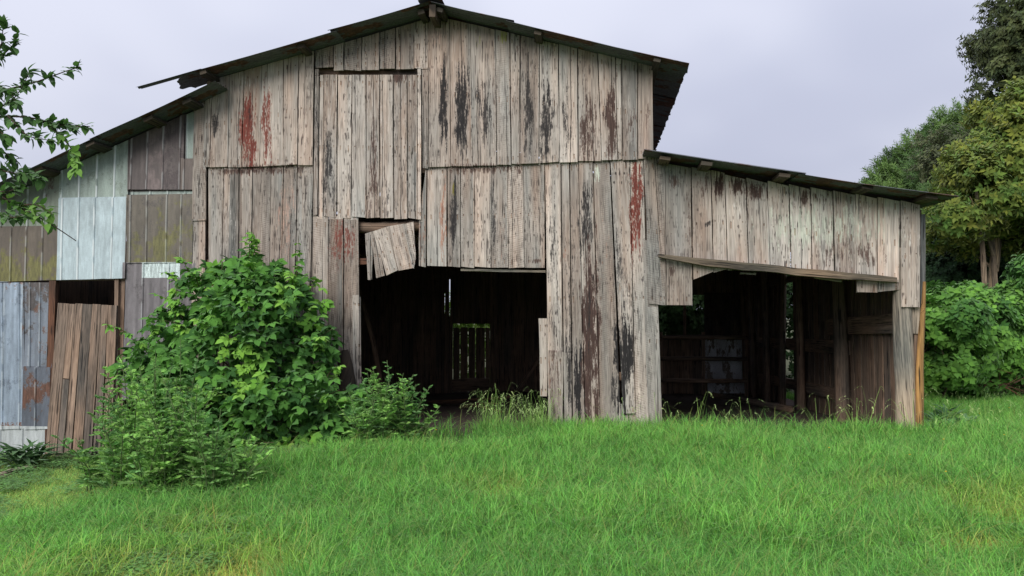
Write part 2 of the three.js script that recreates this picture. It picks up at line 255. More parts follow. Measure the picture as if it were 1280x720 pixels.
const rustTex = (base, rust, amt, seed) => dataTex(512, 512, (x, y) => { const u = x / 512, v = y / 512, N = (fx, fy, s) => pvn(u * fx, v * fy, fx, fy, s + seed);
  const n = 0.5 * N(6, 6, 1) + 0.3 * N(18, 9, 7) + 0.2 * N(60, 30, 15), a = sstep(0.62 - amt * .3, 0.72 - amt * .25, n), k = 0.85 + 0.2 * N(90, 90, 31) + 0.2 * (N(9, 3, 41) - .5); return [0, 1, 2].map(i => lerp(base[i], rust[i] * (0.8 + .4 * N(40, 40, 61)), a) * k); });
const roofMat = new THREE.MeshStandardMaterial({ map: rustTex([98, 101, 104], [92, 66, 54], .3, 3), roughness: .72, metalness: .25, side: THREE.DoubleSide });
// corrugated sheet: from (xa) to (xb) down the slope, from z0 back to z1, ridges running down the slope
function roofSheet(parent, fy, xa, xb, z0, z1, lift = 0, ragged = 0, sag = 0) {
  const b = new MB(), n = Math.max(8, Math.round(Math.abs(z1 - z0) / 0.076 * 5)), m = 5, so = R0() * 90, uo = R0(), vo = R0();
  for (let j = 0; j <= m; j++) for (let i = 0; i <= n; i++) { const z = lerp(z0, z1, i / n); let x = lerp(xa, xb, j / m); if (ragged && j === m) x += (vn(z * 9 + so, so) - .6) * ragged;
    const s = sag * Math.sin(j / m * Math.PI) + (vn(x * 1.5 + so, z * .5) - .5) * 0.012; b.v(x, fy(x) + lift - s + 0.009 * Math.sin((z) / 0.076 * 6.2832), z, z / 1.2 + uo, x / 1.2 + vo); }
  for (let j = 0; j < m; j++) for (let i = 0; i < n; i++) { const a = j * (n + 1) + i; b.q(a, a + 1, a + n + 2, a + n + 1); }
  return mesh('roof_sheet', b.geo(), roofMat, parent);
}
function roofSlope(name, fy, xTop, xBot, splits, skipFirst = false) {
  const g = part(name, barn), xs = [xTop, ...splits, xBot];
  let z = OV, k = 0;
  while (z > ZBO + 0.05) { const z1 = Math.max(ZBO, z - 0.836); for (let s = 0; s < xs.length - 1; s++) { const ov = s ? 0.1 * Math.sign(xs[s] - xs[s + 1]) : 0; if (!(skipFirst && k === 0)) roofSheet(g, fy, xs[s] + ov, xs[s + 1], z + (k ? 0.07 : rr(-.015, .015)), z1, (k % 2 ? 0.014 : 0) + (s % 2 ? -0.024 : 0), 0.03, 0.01); } z = z1; k++; }
  return g;
}
const purlinMat = tm(greyTex, 0x857c70);
function purlins(g, fy, xs, z0 = OV - 0.03, w = 0.09, h = 0.06) { for (const x of xs) { const sl = Math.atan2(fy(x + .1) - fy(x - .1), .2), uv = V3(-Math.sin(sl), Math.cos(sl), 0); timber('purlin', V3(x, fy(x) - 0.062, z0 - rr(0, .06)), V3(x, fy(x) - 0.062, ZBO + 0.1), w, h, purlinMat, g, uv, .003); } }
{
  const xm = x => W(x, 60, OV).x;
  const gR = roofSlope('right_main_roof', yR, ridge.x, eaveR.x, [xm(642)]);
  purlins(gR, yR, [xm(548), xm(672), xm(822)]);
  const gL = roofSlope('left_main_roof', yL, ridge.x, xm(236), [xm(410)]);
  roofSheet(gL, yL, xm(250), eaveL.x, OV, OV - 0.13, -0.02, .05);                       // what is left of the torn eave sheet
  roofSheet(gL, yL, xm(258), xm(212), OV - 0.13, OV - 0.55, -0.028, .25, -.01);
  purlins(gL, yL, [xm(252), xm(372), xm(524)]);
  const cap = new MB();
  for (const [i, z] of [[0, OV + .03], [1, ZBO]]) for (const [dx, dy] of [[-.16, -.012], [-.05, .035], [0, .06], [.05, .035], [.16, -.012]]) cap.v(ridge.x + dx, ridge.y + dy + .012, z, z / 1.2, dx);
  for (let k = 0; k < 4; k++) cap.q(k, k + 1, k + 6, k + 5);
  mesh('ridge_cap', cap.geo(), roofMat, barn);
  timber('ridge_beam', V3(ridge.x + .02, ridge.y - .12, OV - .02), V3(ridge.x + .02, ridge.y - .12, ZBO + .1), .08, .16, purlinMat, barn);
  const gLR = roofSlope('right_lean_to_roof', yLR, ltR0.x - .12, ltR1.x, [W(1010, 215, OV).x]);
  purlins(gLR, yLR, [832, 884, 982, 1086, 1168].map(p => W(p, 210, OV).x), OV - 0.03, .13, .045);
  const gLL = roofSlope('left_lean_to_roof', yLL, ltL0.x + .06, ltL1.x, [W(110, 170, OV).x]);
  purlins(gLL, yLL, [228, 180, 110, 44, -20].map(p => W(p, 180, OV).x), OV - 0.03, .13, .045);
}

// ───────────────────────── barn: front boards ─────────────────────────
const P2 = (px, py, z) => W(px, py, z);
const roofTop = (px, py, z, fy, d = 0.035) => { const p = W(px, py, z); p.y = fy(p.x) - d; return p; };
function panel(parent, tops, bots, topF, botF, z, o = {}) { for (let k = 0; k < tops.length - 1; k++) board(parent, topF(tops[k], z), topF(tops[k + 1], z), P2(bots[k + 1], botF(bots[k + 1]), z), P2(bots[k], botF(bots[k]), z), z + (k % 2 ? 0.004 : 0), typeof o === 'function' ? o(k) : o); }
const flat = y => () => y, line = (x0, y0, x1, y1) => x => y0 + (y1 - y0) * (x - x0) / (x1 - x0);
const gTop = (d) => (px, z) => roofTop(px, 60, z, gableY, d);
const front = part('front_wall', barn);
// lower layer first, so that the upper ones are drawn over it
panel(front, [260, 280, 299, 316, 339, 354, 372, 392], [260, 274, 297, 312, 334, 349, 367, 384], px => P2(px, 205, 0), flat(498), 0, k => ({ tone: [.92, 1.05, .95, 1, .96, .98, 1.02][k] }));
board(front, P2(291, 205, -.03), P2(302, 205, -.03), P2(304, 498, -.03), P2(284, 498, -.03), -.03, { tone: .8 });
board(front, P2(380, 206, -.028), P2(396, 206, -.028), P2(398, 498, -.028), P2(378, 498, -.028), -.028, { tone: .85 });
board(front, P2(243, 118, .02), P2(260, 108, .02), P2(257, 275, .02), P2(240, 275, .02), .02, { tone: .98, paint: .5 });
board(front, P2(240, 276, .0), P2(257, 276, .0), P2(256, 500, .0), P2(238, 500, .0), 0, { tone: .93 });
panel(front, [391, 411, 429.5, 448], [391, 410, 429, 449], (px, z) => P2(px, 270, z), flat(490), .02, k => ({ saw: 1, tone: [.98, .92, .95][k] }));
board(front, P2(443, 371, -.03), P2(451, 371, -.03), P2(452, 490, -.03), P2(444, 490, -.03), -.03, { tone: 1.05 });
panel(front, [523, 533.5, 559, 575.5, 593, 614.5, 634.5, 654, 681], [523, 533, 559, 575.5, 593, 614, 635.5, 656, 681], (px, z) => P2(px, line(530, 205, 682, 198)(px) - (px < 530 ? -70 : 0), z), px => line(520, 333, 682, 335)(px), 0, k => ({ saw: [0, 0, 0, 1, 0, 1, 1, 1][k] }));
// pier between the two bays
const HB = [[681, 701, 685, 705], [701, 712, 705, 716], [712, 723, 716, 732], [723, 741, 732, 751], [741, 762, 751, 777]];
HB.forEach(([a, b, c, d], k) => board(front, P2(a, 197, 0), P2(b, 196, 0), P2(d, 548, 0), P2(c, 548, 0), .004 * (k % 2), { tone: [1.02, 1, .98, .9, 1.02][k], paint: .4 }));
board(front, P2(775, 505, -.025), P2(797, 505, -.025), P2(798, 550, -.025), P2(776, 550, -.025), -.025, { tone: 1 });
board(front, P2(762, 195, 0), P2(787, 195, 0), P2(795, 517, 0), P2(778, 517, 0), .008, { paint: .7 });
board(front, P2(787, 194, 0), P2(804.5, 194, 0), P2(812, 550, 0), P2(795, 550, 0), 0, { saw: 1, tone: 1.02 });
board(front, P2(804.5, 300, -.005), P2(820, 300, -.005), P2(829, 550, -.005), P2(812, 550, -.005), -.004, { saw: 1, tone: .98 });
board(front, P2(686, 440, .02), P2(705, 440, .02), P2(704, 535, .02), P2(687, 535, .02), .022, { tone: .8 });
board(front, P2(673, 398, -.035), P2(684, 398, -.035), P2(684, 496, -.035), P2(675, 496, -.035), -.035, { tone: 1.1, saw: 0 });
// upper gable layers
panel(front, [259, 266, 287, 306, 327, 355, 374, 393], [255, 262, 285, 301, 324, 354, 372, 391], gTop(.04), px => px < 346 ? 209 : 206, .035, k => ({ saw: 0, tone: [.92, 1.02, 1, .98, .98, 1, .95][k] }));
const ab = [[394, 416, 84], [417, 430, 88], [430, 452, 87.5], [452, 474.5, 87], [474.5, 494, 86.5], [494, 517.5, 86], [517.5, 536, 86]];
for (const [a, b, y] of ab) board(front, gTop(.04)(a, .035), gTop(.04)(b, .035), P2(b, y, .035), P2(a, y, .035), .035, { saw: 1, tone: 1.02 });
panel(front, [536, 562, 588, 619, 637, 650, 674, 698, 722, 747, 769, 777, 797, 816], [535, 563, 591, 621, 639, 650, 674, 699, 723, 752, 772, 778, 797, 817], gTop(.04), px => line(530, 210, 690, 203)(px) + (px > 690 ? 0.3 : 0) - (px > 640 && px < 650 ? .8 : 0), .04, k => ({ saw: [0, 0, 0, 1, 0, 0, 0, 0, 0, 0, 0, 0, 0][k], tone: [1, .98, 1.02, 1.02, .96, .98, 1, 1.08, 1, .97, .95, 1, 1][k] }));
board(front, P2(527.5, 87, .03), P2(536, 87, .03), P2(535, 210, .03), P2(528, 210, .03), .03, {});
// lean-to header and the boards that lap over its corner
board(front, P2(804, 196, .022), P2(818, 193, .022), P2(831, 381, .022), P2(811, 380, .022), .026, { tone: 1 });
board(front, P2(818, 196, .018), P2(831, 198, .018), P2(833, 381, .018), P2(830, 381, .018), .02, { tone: .95 });
const lt = [831, 864, 889, 906, 932.5, 959, 986, 1013, 1041, 1069, 1096, 1125], lb = [832.5, 866, 892, 909.5, 936, 963, 989, 1015.5, 1044, 1071, 1097.5, 1125];
const ltBot = [[381, 381], [349, 340], [340, 337], [337, 336], [336, 338], [339, 341], [341, 342], [342, 345], [345, 349], [366, 365], [352, 354]];
const lTop = (px, z, d) => { const p = W(px, 220, z); p.y = yLR(p.x) - d; return p; };
for (let k = 0; k < 11; k++) { const drop = 0.05 + (k > 2 ? 0.035 : 0), z = .012 + (k % 2) * .006; const tl = lTop(lt[k], z, drop), tr = lTop(lt[k + 1], z, drop + 0.01 + (k > 2 ? rr(0, .03) : 0));
  board(front, tl, tr, P2(lb[k + 1], ltBot[k][1], z), P2(lb[k], ltBot[k][0], z), z, { saw: 0, paint: k > 4 ? .85 : .5, tone: k > 4 ? 1.06 : 1 }); }
board(front, P2(1071, 350, .0), P2(1098, 352, .0), P2(1098, 364, .0), P2(1071, 366, .0), -.012, { tone: 1.08, saw: 0 });
board(front, P2(1098, 352, .0), P2(1127, 353, .0), P2(1127, 363, .0), P2(1098, 364, .0), -.012, { tone: 1.02, saw: 0 });
board(front, lTop(1125, .03, .09), lTop(1150, .03, .11), P2(1150.5, 384, .03), P2(1126, 384, .03), .034, { tone: 1.02, saw: 0, paint: .6 });
// boards torn loose at the corner of the middle bay
const loose = part('loose_boards', barn);
for (const [a, b, c, d, e, f, g, h] of [[456, 292, 466, 289, 465, 349, 459.5, 350], [464, 290, 470, 288, 481, 345, 470, 348], [467.5, 289, 485, 283, 497, 338, 483, 345], [485, 283, 505, 279.5, 517, 334, 498, 339], [505, 280, 517, 277, 519.5, 324, 517, 335]])
  board(loose, P2(a, b, .03), P2(c, d, .03), P2(e, f, .03), P2(g, h, .03), .03, { saw: 1, tone: 1.02, gap: .0015 });
// hay-loft door
const hay = part('hay_door', barn);
panel(hay, [399.5, 405, 422, 440, 457.5, 474.5, 491.5, 509, 521], [397.5, 404, 421, 439, 457.5, 475, 492.5, 510, 522], (px, z) => P2(px, 93.5, z), px => px > 400 ? line(400, 271, 522, 273.5)(px) : 270, .028, k => ({ saw: 0, paint: .75, tone: [.95, .98, 1.04, 1.04, 1, .98, 1.03, .9][k] }));
board(hay, P2(393.5, 86, .03), P2(399, 86, .03), P2(397, 269, .03), P2(391, 269, .03), .032, { saw: 0, tone: .95, paint: .8 });
board(hay, P2(521.5, 86.5, .036), P2(527, 86.5, .036), P2(526.5, 275, .036), P2(522, 275, .036), .042, { saw: 0, tone: 1.12, paint: .9 });
finishWall();

// rails and beams behind the boards
const frame = part('frame', barn);
const rail = (x0, y0, x1, y1, z, w, h, mat = innerMat) => timber('rail', P2(x0, y0, z), P2(x1, y1, z), w, h, mat, frame);
rail(262, 150, 393, 148, -.06, .07, .12); rail(538, 118, 815, 112, -.06, .07, .12); rail(258, 215, 818, 205, -.075, .07, .14); rail(260, 330, 392, 330, -.075, .07, .12);
rail(395, 92, 530, 91, -.1, .08, .1); rail(526, 318, 684, 318, -.075, .07, .12); rail(684, 330, 822, 330, -.075, .07, .12); rail(828, 300, 1150, 318, -.07, .07, .12); rail(828, 225, 1150, 268, -.07, .07, .1); rail(684, 470, 824, 470, -.075, .07, .1);
log('beam', [P2(440, 283, -.12), P2(480, 285, -.12), P2(530, 281, -.12)], [.08, .085, .075], innerMat, frame);
timber('rail', P2(444, 327, -.06), P2(475, 326, -.06), .06, .09, redTimberMat, frame);
timber('strip', P2(576, 337.5, -.05), P2(682, 339.5, -.05), .03, .028, greyTimberMat, frame);
timber('strip', P2(925, 341.5, -.05), P2(945, 342.5, -.05), .02, .025, greyTimberMat, frame); timber('strip', P2(1018, 346.5, -.05), P2(1052, 351, -.05), .02, .03, greyTimberMat, frame);
// the long rough pole across the lean-to bay
{ const b = new MB(), n = 14, uo = R0(); const q = [];
  for (let k = 0; k <= n; k++) { const t = k / n, px = lerp(823, 1121, t), top = lerp(317.2, 346.5, t) + (vn(k * 1.3, 4) - .5) * 1.4, th = (4 + 5.5 * Math.sin(Math.min(1, t * 3) * 1.57) - 3 * sstep(.75, 1, t)) + (vn(k * 1.7, 9) - .5) * 1.6;
    const a = P2(px, top, .10), c = P2(px, top + th, .10); q.push([V3(a.x, a.y, .055), V3(a.x, a.y - .004, .11), V3(c.x, c.y, .115), V3(c.x, c.y - .006, .055)]); }
  for (let k = 0; k < n; k++) for (let e = 0; e < 4; e++) { const f = (e + 1) % 4, P = (p, u, v) => b.v(p.x, p.y, p.z, u, v); b.q(P(q[k][e], uo + e * .2, k * .055), P(q[k][f], uo + e * .2 + .08, k * .055), P(q[k + 1][f], uo + e * .2 + .08, k * .055 + .055), P(q[k + 1][e], uo + e * .2, k * .055 + .055)); }
  for (const k of [0, n]) { const v = q[k].map(p => b.v(p.x, p.y, p.z, uo, .2)); k ? b.q(v[3], v[2], v[1], v[0]) : b.q(...v); }
  mesh('pole', b.geo(), tm(greyTex, 0xb8aa98, .02), barn); }

// ───────────────────────── barn: corner post, right wall, back wall, inside ─────────────────────────
const gy = (x, z) => ground(x, z);
{
  const a = W(1127, 350, -.1), b = W(1134, 545, -.1);
  log('corner_post', [V3(a.x, a.y + .4, -.1), V3(lerp(a.x, b.x, .35), lerp(a.y, b.y, .4), -.1), V3(b.x, gy(b.x, 0) - .15, -.1)], [.10, .115, .135], tm(greyTex, 0xfff6ea, .012), barn, 14, .07);
  const e0 = W(1153.5, 268, -.04), e1 = W(1153, 385, -.04); timber('edge_board', V3(e0.x, e0.y, -.04), V3(e1.x, e1.y, -.04), .055, .03, tm(greyTex, 0xb6c0c8), barn, V3(0, 0, 1));
  const k0 = W(1144, 383, -.06), k1 = W(1143, 417, -.06); timber('edge_board', k0, k1, .11, .04, greyTimberMat, barn, V3(0, 0, 1));
  const m0 = W(1146, 415, -.08), m1 = W(1146, 548, -.08); timber('edge_board', m0, V3(m1.x, gy(m1.x, 0) - .1, -.08), .07, .04, innerMat, barn, V3(0, 0, 1));
  log('slab_post', [W(1155.5, 352, -.02), W(1153, 400, -.02), W(1150, 450, .0), W(1149.5, 500, .0), W(1149, 556, .0)], [.02, .034, .044, .05, .054], yellowMat, barn, 10, .1);
}
const sideWall = part('right_side_wall', barn);
const xWall = z => lerp(XE, XEB, -z / 8);
{
  // vertical boards along the right wall; one is missing where daylight shows
  let z = -0.14, k = 0;
  while (z > ZB) { const w = rr(.2, .29), z1 = Math.max(ZB, z - w), zc = (z + z1) / 2, x = xWall(zc);
    const pz = proj(V3(x, 1, zc))[0];
    if (!(pz > 979 && pz < 992)) { const top = yLR(x) - .07, dirn = V3(0, 0, 1);
      timber('board', V3(x, gy(x, zc) - .05, zc), V3(x, top, zc), w + .03, .022, timberMat, sideWall, V3(1, 0, 0)); }
    z = z1; k++; }
  for (const [za, zb, y, h, m] of [[-.1, -2.9, 1.42, .26, innerMat], [-2.1, -7.9, 1.02, .22, innerMat], [-2.1, -7.9, .28, .18, innerMat], [-.1, -7.9, 2.25, .12, innerMat]]) timber('rail', V3(xWall(za) - .05, y, za), V3(xWall(zb) - .05, y - .1, zb), .05, h, m, sideWall);
}
const posts = part('inner_posts', barn);
// [px of the post's middle, radius]: round posts standing along the right wall
const postMat = timberMat;
for (const [px, rad, lean] of [[1052, .11, .06], [1001, .075, .02], [979, .06, -.05], [958, .07, .05], [941, .07, .08]]) {
  let z = 0; for (let q = 0; q > -8; q -= .02) if (proj(V3(xWall(q) - .16, .5, q))[0] < px) { z = q; break; }
  const x = xWall(z) - .16; log('post', [V3(x + lean * .3, gy(x, z) - .1, z), V3(x, 1.2, z), V3(x - lean, yLR(x) - .12, z)], [rad, rad * .95, rad * .9], postMat, posts, 10, .06);
}
for (const [x, zs] of [[XR - .05, [-.15, -2.8, -5.4]], [XL + .05, [-.15, -2.8, -5.4]]]) for (const z of zs) log('post', [V3(x + rr(-.05, .05), gy(x, z) - .1, z), V3(x, 1.5, z), V3(x + rr(-.05, .05), x > XR ? yLR(x) - .1 : Math.min(3.2, gableY(x) - .2), z)], [.09, .085, .08], postMat, posts, 9, .06);
for (const z of [-2.8, -5.4]) { log('beam', [V3(XL, 2.75, z), V3(-2, 2.8, z), V3(XR, 2.75, z)], [.08, .085, .08], innerMat, frame); }
log('brace', [V3(-3.9, -.1, -4.2), V3(-4.2, 1.2, -4.3), V3(-4.6, 2.4, -4.4)], [.05, .05, .045], postMat, posts); log('brace', [V3(-1.6, -.1, -6.6), V3(-.9, .9, -6.7), V3(.1, 2, -6.8)], [.045, .045, .04], postMat, posts);

// back wall: boards with slits, a slatted door with daylight round it and an unglazed window in the lean-to
const back = part('back_wall', barn);
{
  const B = (px, py) => W(px, py, ZB), topAt = x => (x < XL ? yLL(x) : x < XR ? gableY(x) : yLR(x)) - .06;
  const door = { x0: B(567, 0).x, x1: B(613, 0).x, y0: gy(-3, -8), y1: B(0, 404).y }, win = { x0: B(815, 0).x, x1: B(879, 0).x, y0: B(0, 420).y, y1: B(0, 371).y };
  const slit = [[562.5, 564, 352, 395], [556.8, 557.6, 368, 392], [590, 590.8, 358, 396]].map(([a, b, c, d]) => ({ x0: B(a, 0).x, x1: B(b, 0).x, y0: B(0, d).y, y1: B(0, c).y }));
  const piece = (x0, x1, y0, y1) => { if (y1 - y0 > .02 && x1 - x0 > .008) timber('board', V3((x0 + x1) / 2, y0, ZB), V3((x0 + x1) / 2, y1, ZB), x1 - x0, .022, innerMat, back, V3(0, 0, 1), .0005); };
  let edges = [XLL - .05]; while (edges[edges.length - 1] < XEB) edges.push(edges[edges.length - 1] + rr(.22, .3)); edges.push(XEB + .05);
  for (const o of [door, win]) edges.push(o.x0, o.x1); for (const s of slit) edges.push(s.x0, s.x1);
  edges.sort((a, b) => a - b);
  for (let k = 0; k < edges.length - 1; k++) { const x0 = edges[k], x1 = edges[k + 1] + .002, c = (x0 + x1) / 2, t = Math.min(topAt(x0), topAt(x1)), g0 = gy(c, -8) - .08;
    const hole = [door, win, ...slit].find(o => c > o.x0 && c < o.x1); if (!hole) piece(x0, x1, g0, t); else { if (hole !== door) piece(x0, x1, g0, hole.y0); piece(x0, x1, hole.y1, t); } }
  // the slatted back door
  const slats = [[567.8, 575.6], [576.8, 585.6], [586.8, 594.6], [595.8, 606.6], [607.8, 612.9]], bd = part('back_door', barn);
  slats.forEach(([a, b], k) => timber('slat', V3((B(a, 0).x + B(b, 0).x) / 2, door.y0 - .05, ZB + .02), V3((B(a, 0).x + B(b, 0).x) / 2 + rr(-.008, .008), B(0, 408.6).y, ZB + .02), B(b, 0).x - B(a, 0).x, .022, innerMat, bd, V3(0, 0, 1), .004));
  for (const [y, h] of [[476, .3]]) timber('rail', V3(door.x0, B(0, y).y, ZB + .05), V3(door.x1, B(0, y).y + .03, ZB + .05), h * .3, h, innerMat, bd, V3(0, 1, 0), .01);
  // window bars and sill
  const wd = part('window', barn); timber('mullion', V3((win.x0 + win.x1) / 2 + .1, win.y0, ZB + .03), V3((win.x0 + win.x1) / 2 + .1, win.y1, ZB + .03), .06, .05, innerMat, wd, V3(0, 0, 1)); timber('sill', V3(win.x0 - .1, win.y0, ZB + .03), V3(win.x1 + .1, win.y0, ZB + .03), .06, .08, innerMat, wd);
  // pale sheet metal nailed over the lower part of the back of the lean-to
  const pale = new THREE.MeshStandardMaterial({ map: rustTex([205, 208, 212], [120, 110, 100], .12, 8), roughness: .6 });
  for (const [a, b, c, d] of [[878, 902, 420, 474], [902.5, 927, 420, 474], [884, 930, 478, 491], [880, 902, 366, 419], [902.5, 925, 366, 419]]) { const p = B(a, d), q = B(b, c), m = new MB(), n = 8; for (let i = 0; i <= n; i++) for (const y of [p.y, q.y]) m.v(lerp(p.x, q.x, i / n), y, ZB + .05 + (i % 4 === 2 ? .02 : 0), i / n * .6, y); for (let i = 0; i < n; i++) m.q(i * 2, i * 2 + 2, i * 2 + 3, i * 2 + 1); mesh('metal_sheet', m.geo(), c < 400 ? tm(timberTex, 0x8c8e90) : pale, back); }
  const gate = thing('cattle_gate', 'dark pole gate standing before the back wall of the lean-to bay', 'gate', V3(0, 0, 0));
  for (const y of [421.5, 448, 475]) { const l = W(824, y, -7.2), r = W(934, y + 1, -7.2); log('rail', [l, V3((l.x + r.x) / 2, l.y + rr(-.02, .02), -7.2), r], [.045, .05, .045], innerMat, gate, 7); }
  for (const px of [826, 879, 932]) { const l = W(px, 415, -7.24); timber('upright', l, V3(l.x, gy(l.x, -7.2) - .05, -7.24), .07, .05, innerMat, gate, V3(0, 0, 1)); }
}
// clerestory and left side walls
{
  const cl = part('clerestory_wall', barn);
  for (const [x, fy, low] of [[XR - .02, yR, yLR(XR) - .3], [XL + .02, yL, yLL(XL) - .35]]) for (let z = -.03; z > ZB; z -= .26) timber('board', V3(x, low, z - .13), V3(x, fy(x) - .06, z - .13), .27, .022, timberMat, cl, V3(1, 0, 0));
  const ls = part('left_side_wall', barn);
  for (let z = -.03; z > ZB; z -= .28) timber('board', V3(XLL, gy(XLL, z) - .1, z - .14), V3(XLL, yLL(XLL) - .06, z - .14), .29, .022, timberMat, ls, V3(1, 0, 0));
  const dv = part('partition_wall', barn);        // boarded partition between the nave and the left lean-to
  for (let z = -.05; z > ZB; z -= .3) timber('board', V3(XL - .03, gy(XL, z) - .1, z - .15), V3(XL - .03, 3.4, z - .15), .31, .022, innerMat, dv, V3(1, 0, 0));
}

// ───────────────────────── barn: sheet-metal front of the left lean-to ─────────────────────────
const metalFront = part('sheet_metal_wall', barn);
const SX0 = XLL - .2, SX1 = -5.0, SY0 = -.8, SY1 = 4.6, SW = 800, SH = 1080;
const sheetC = new Float32Array(SW * SH * 3).fill(120);
function paintSheet(xa, xb, ya, yb, o) {
  const sx = SW / (SX1 - SX0), sy = SH / (SY1 - SY0), seed = o.seed * 13.7;
  for (let j = Math.max(0, Math.floor((ya - SY0) * sy) - 2); j < Math.min(SH, (yb - SY0) * sy + 2); j++) for (let i = Math.max(0, Math.floor((xa - SX0) * sx) - 2); i < Math.min(SW, (xb - SX0) * sx + 2); i++) {
    const x = SX0 + i / sx, y = SY0 + j / sy, t = (y - ya) / (yb - ya), u = (x - xa) / (xb - xa);
    const n1 = fbm(x * 6 + seed, y * 3 + seed), n2 = vn(x * 60 + seed, y * 14), n3 = vn(x * 130, y * 120 + seed), st = vn(x * 26 + seed, y * 1.6 + seed);
    const k = 0.86 + 0.2 * (n1 - .5) + .1 * n2 + .08 * n3 + .16 * (st - .5) * (o.streak || 1);
    let c = o.c.map(v => v * k);
    for (const [kind, w] of o.on || []) { const s = fbm(x * 9 + seed * 2 + w.s, y * 7 + seed), e = w.f(u, t); const a = sstep(.66, .46, s + .5 - e * .75 + (n3 - .5) * .25) * (w.a ?? 1); c = c.map((v, q) => lerp(v, kind[q] * (.75 + .35 * n2 + .2 * n3), a)); }
    for (const rb of o.ribs || []) { const dd = Math.abs(u - rb) * (xb - xa); const a = sstep(.017, .009, dd) * (o.ribGlint ?? .35) * sstep(.2, .5, vn(x * 20, y * 9 + seed)); c = c.map((v, z) => lerp(v, [206, 214, 214][z], a)); }  // pale line painted along each rib, standing for the light it catches
    const q = (j * SW + i) * 3; sheetC[q] = c[0]; sheetC[q + 1] = c[1]; sheetC[q + 2] = c[2];
  }
}
const sheetMat = new THREE.MeshStandardMaterial({ roughness: .62, metalness: .15, side: THREE.DoubleSide });
function metalSheet(TL, TR, BR, BL, z, ribs, o, ripple = .006) {
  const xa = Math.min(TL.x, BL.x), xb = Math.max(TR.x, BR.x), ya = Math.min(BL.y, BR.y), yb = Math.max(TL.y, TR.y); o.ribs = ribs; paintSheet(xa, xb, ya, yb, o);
  const us = [0, 1]; const w = TR.x - TL.x; for (const r of ribs) { const d = .011 / w; us.push(r - d * 1.9, r - d * .8, r + d * .8, r + d * 1.9); } for (let k = 1; k < 6; k++) us.push(k / 6); us.sort((a, b) => a - b);
  const b = new MB(), m = 6, so = R0() * 40;
  for (let j = 0; j <= m; j++) for (const u of us) { if (u < 0 || u > 1) continue; const t = j / m, x = lerp(lerp(TL.x, TR.x, u), lerp(BL.x, BR.x, u), t); let y = lerp(lerp(TL.y, TR.y, u), lerp(BL.y, BR.y, u), t); if (j === m) y += (vn(x * 11, so) - .5) * (o.rag || .006);
    const rib = ribs.some(r => Math.abs(u - r) < .012 / w) ? .012 : 0; b.v(x, y, z + rib + (vn(x * 2.2 + so, y * 2 + so) - .5) * ripple * 2, (x - SX0) / (SX1 - SX0), (y - SY0) / (SY1 - SY0)); }
  const c = us.filter(u => u >= 0 && u <= 1).length;
  for (let j = 0; j < m; j++) for (let i = 0; i < c - 1; i++) { const a = j * c + i; b.q(a + c, a + c + 1, a + 1, a); }
  return mesh('metal_sheet', toCreasedNormals(b.geo(), .3), sheetMat, metalFront);
}
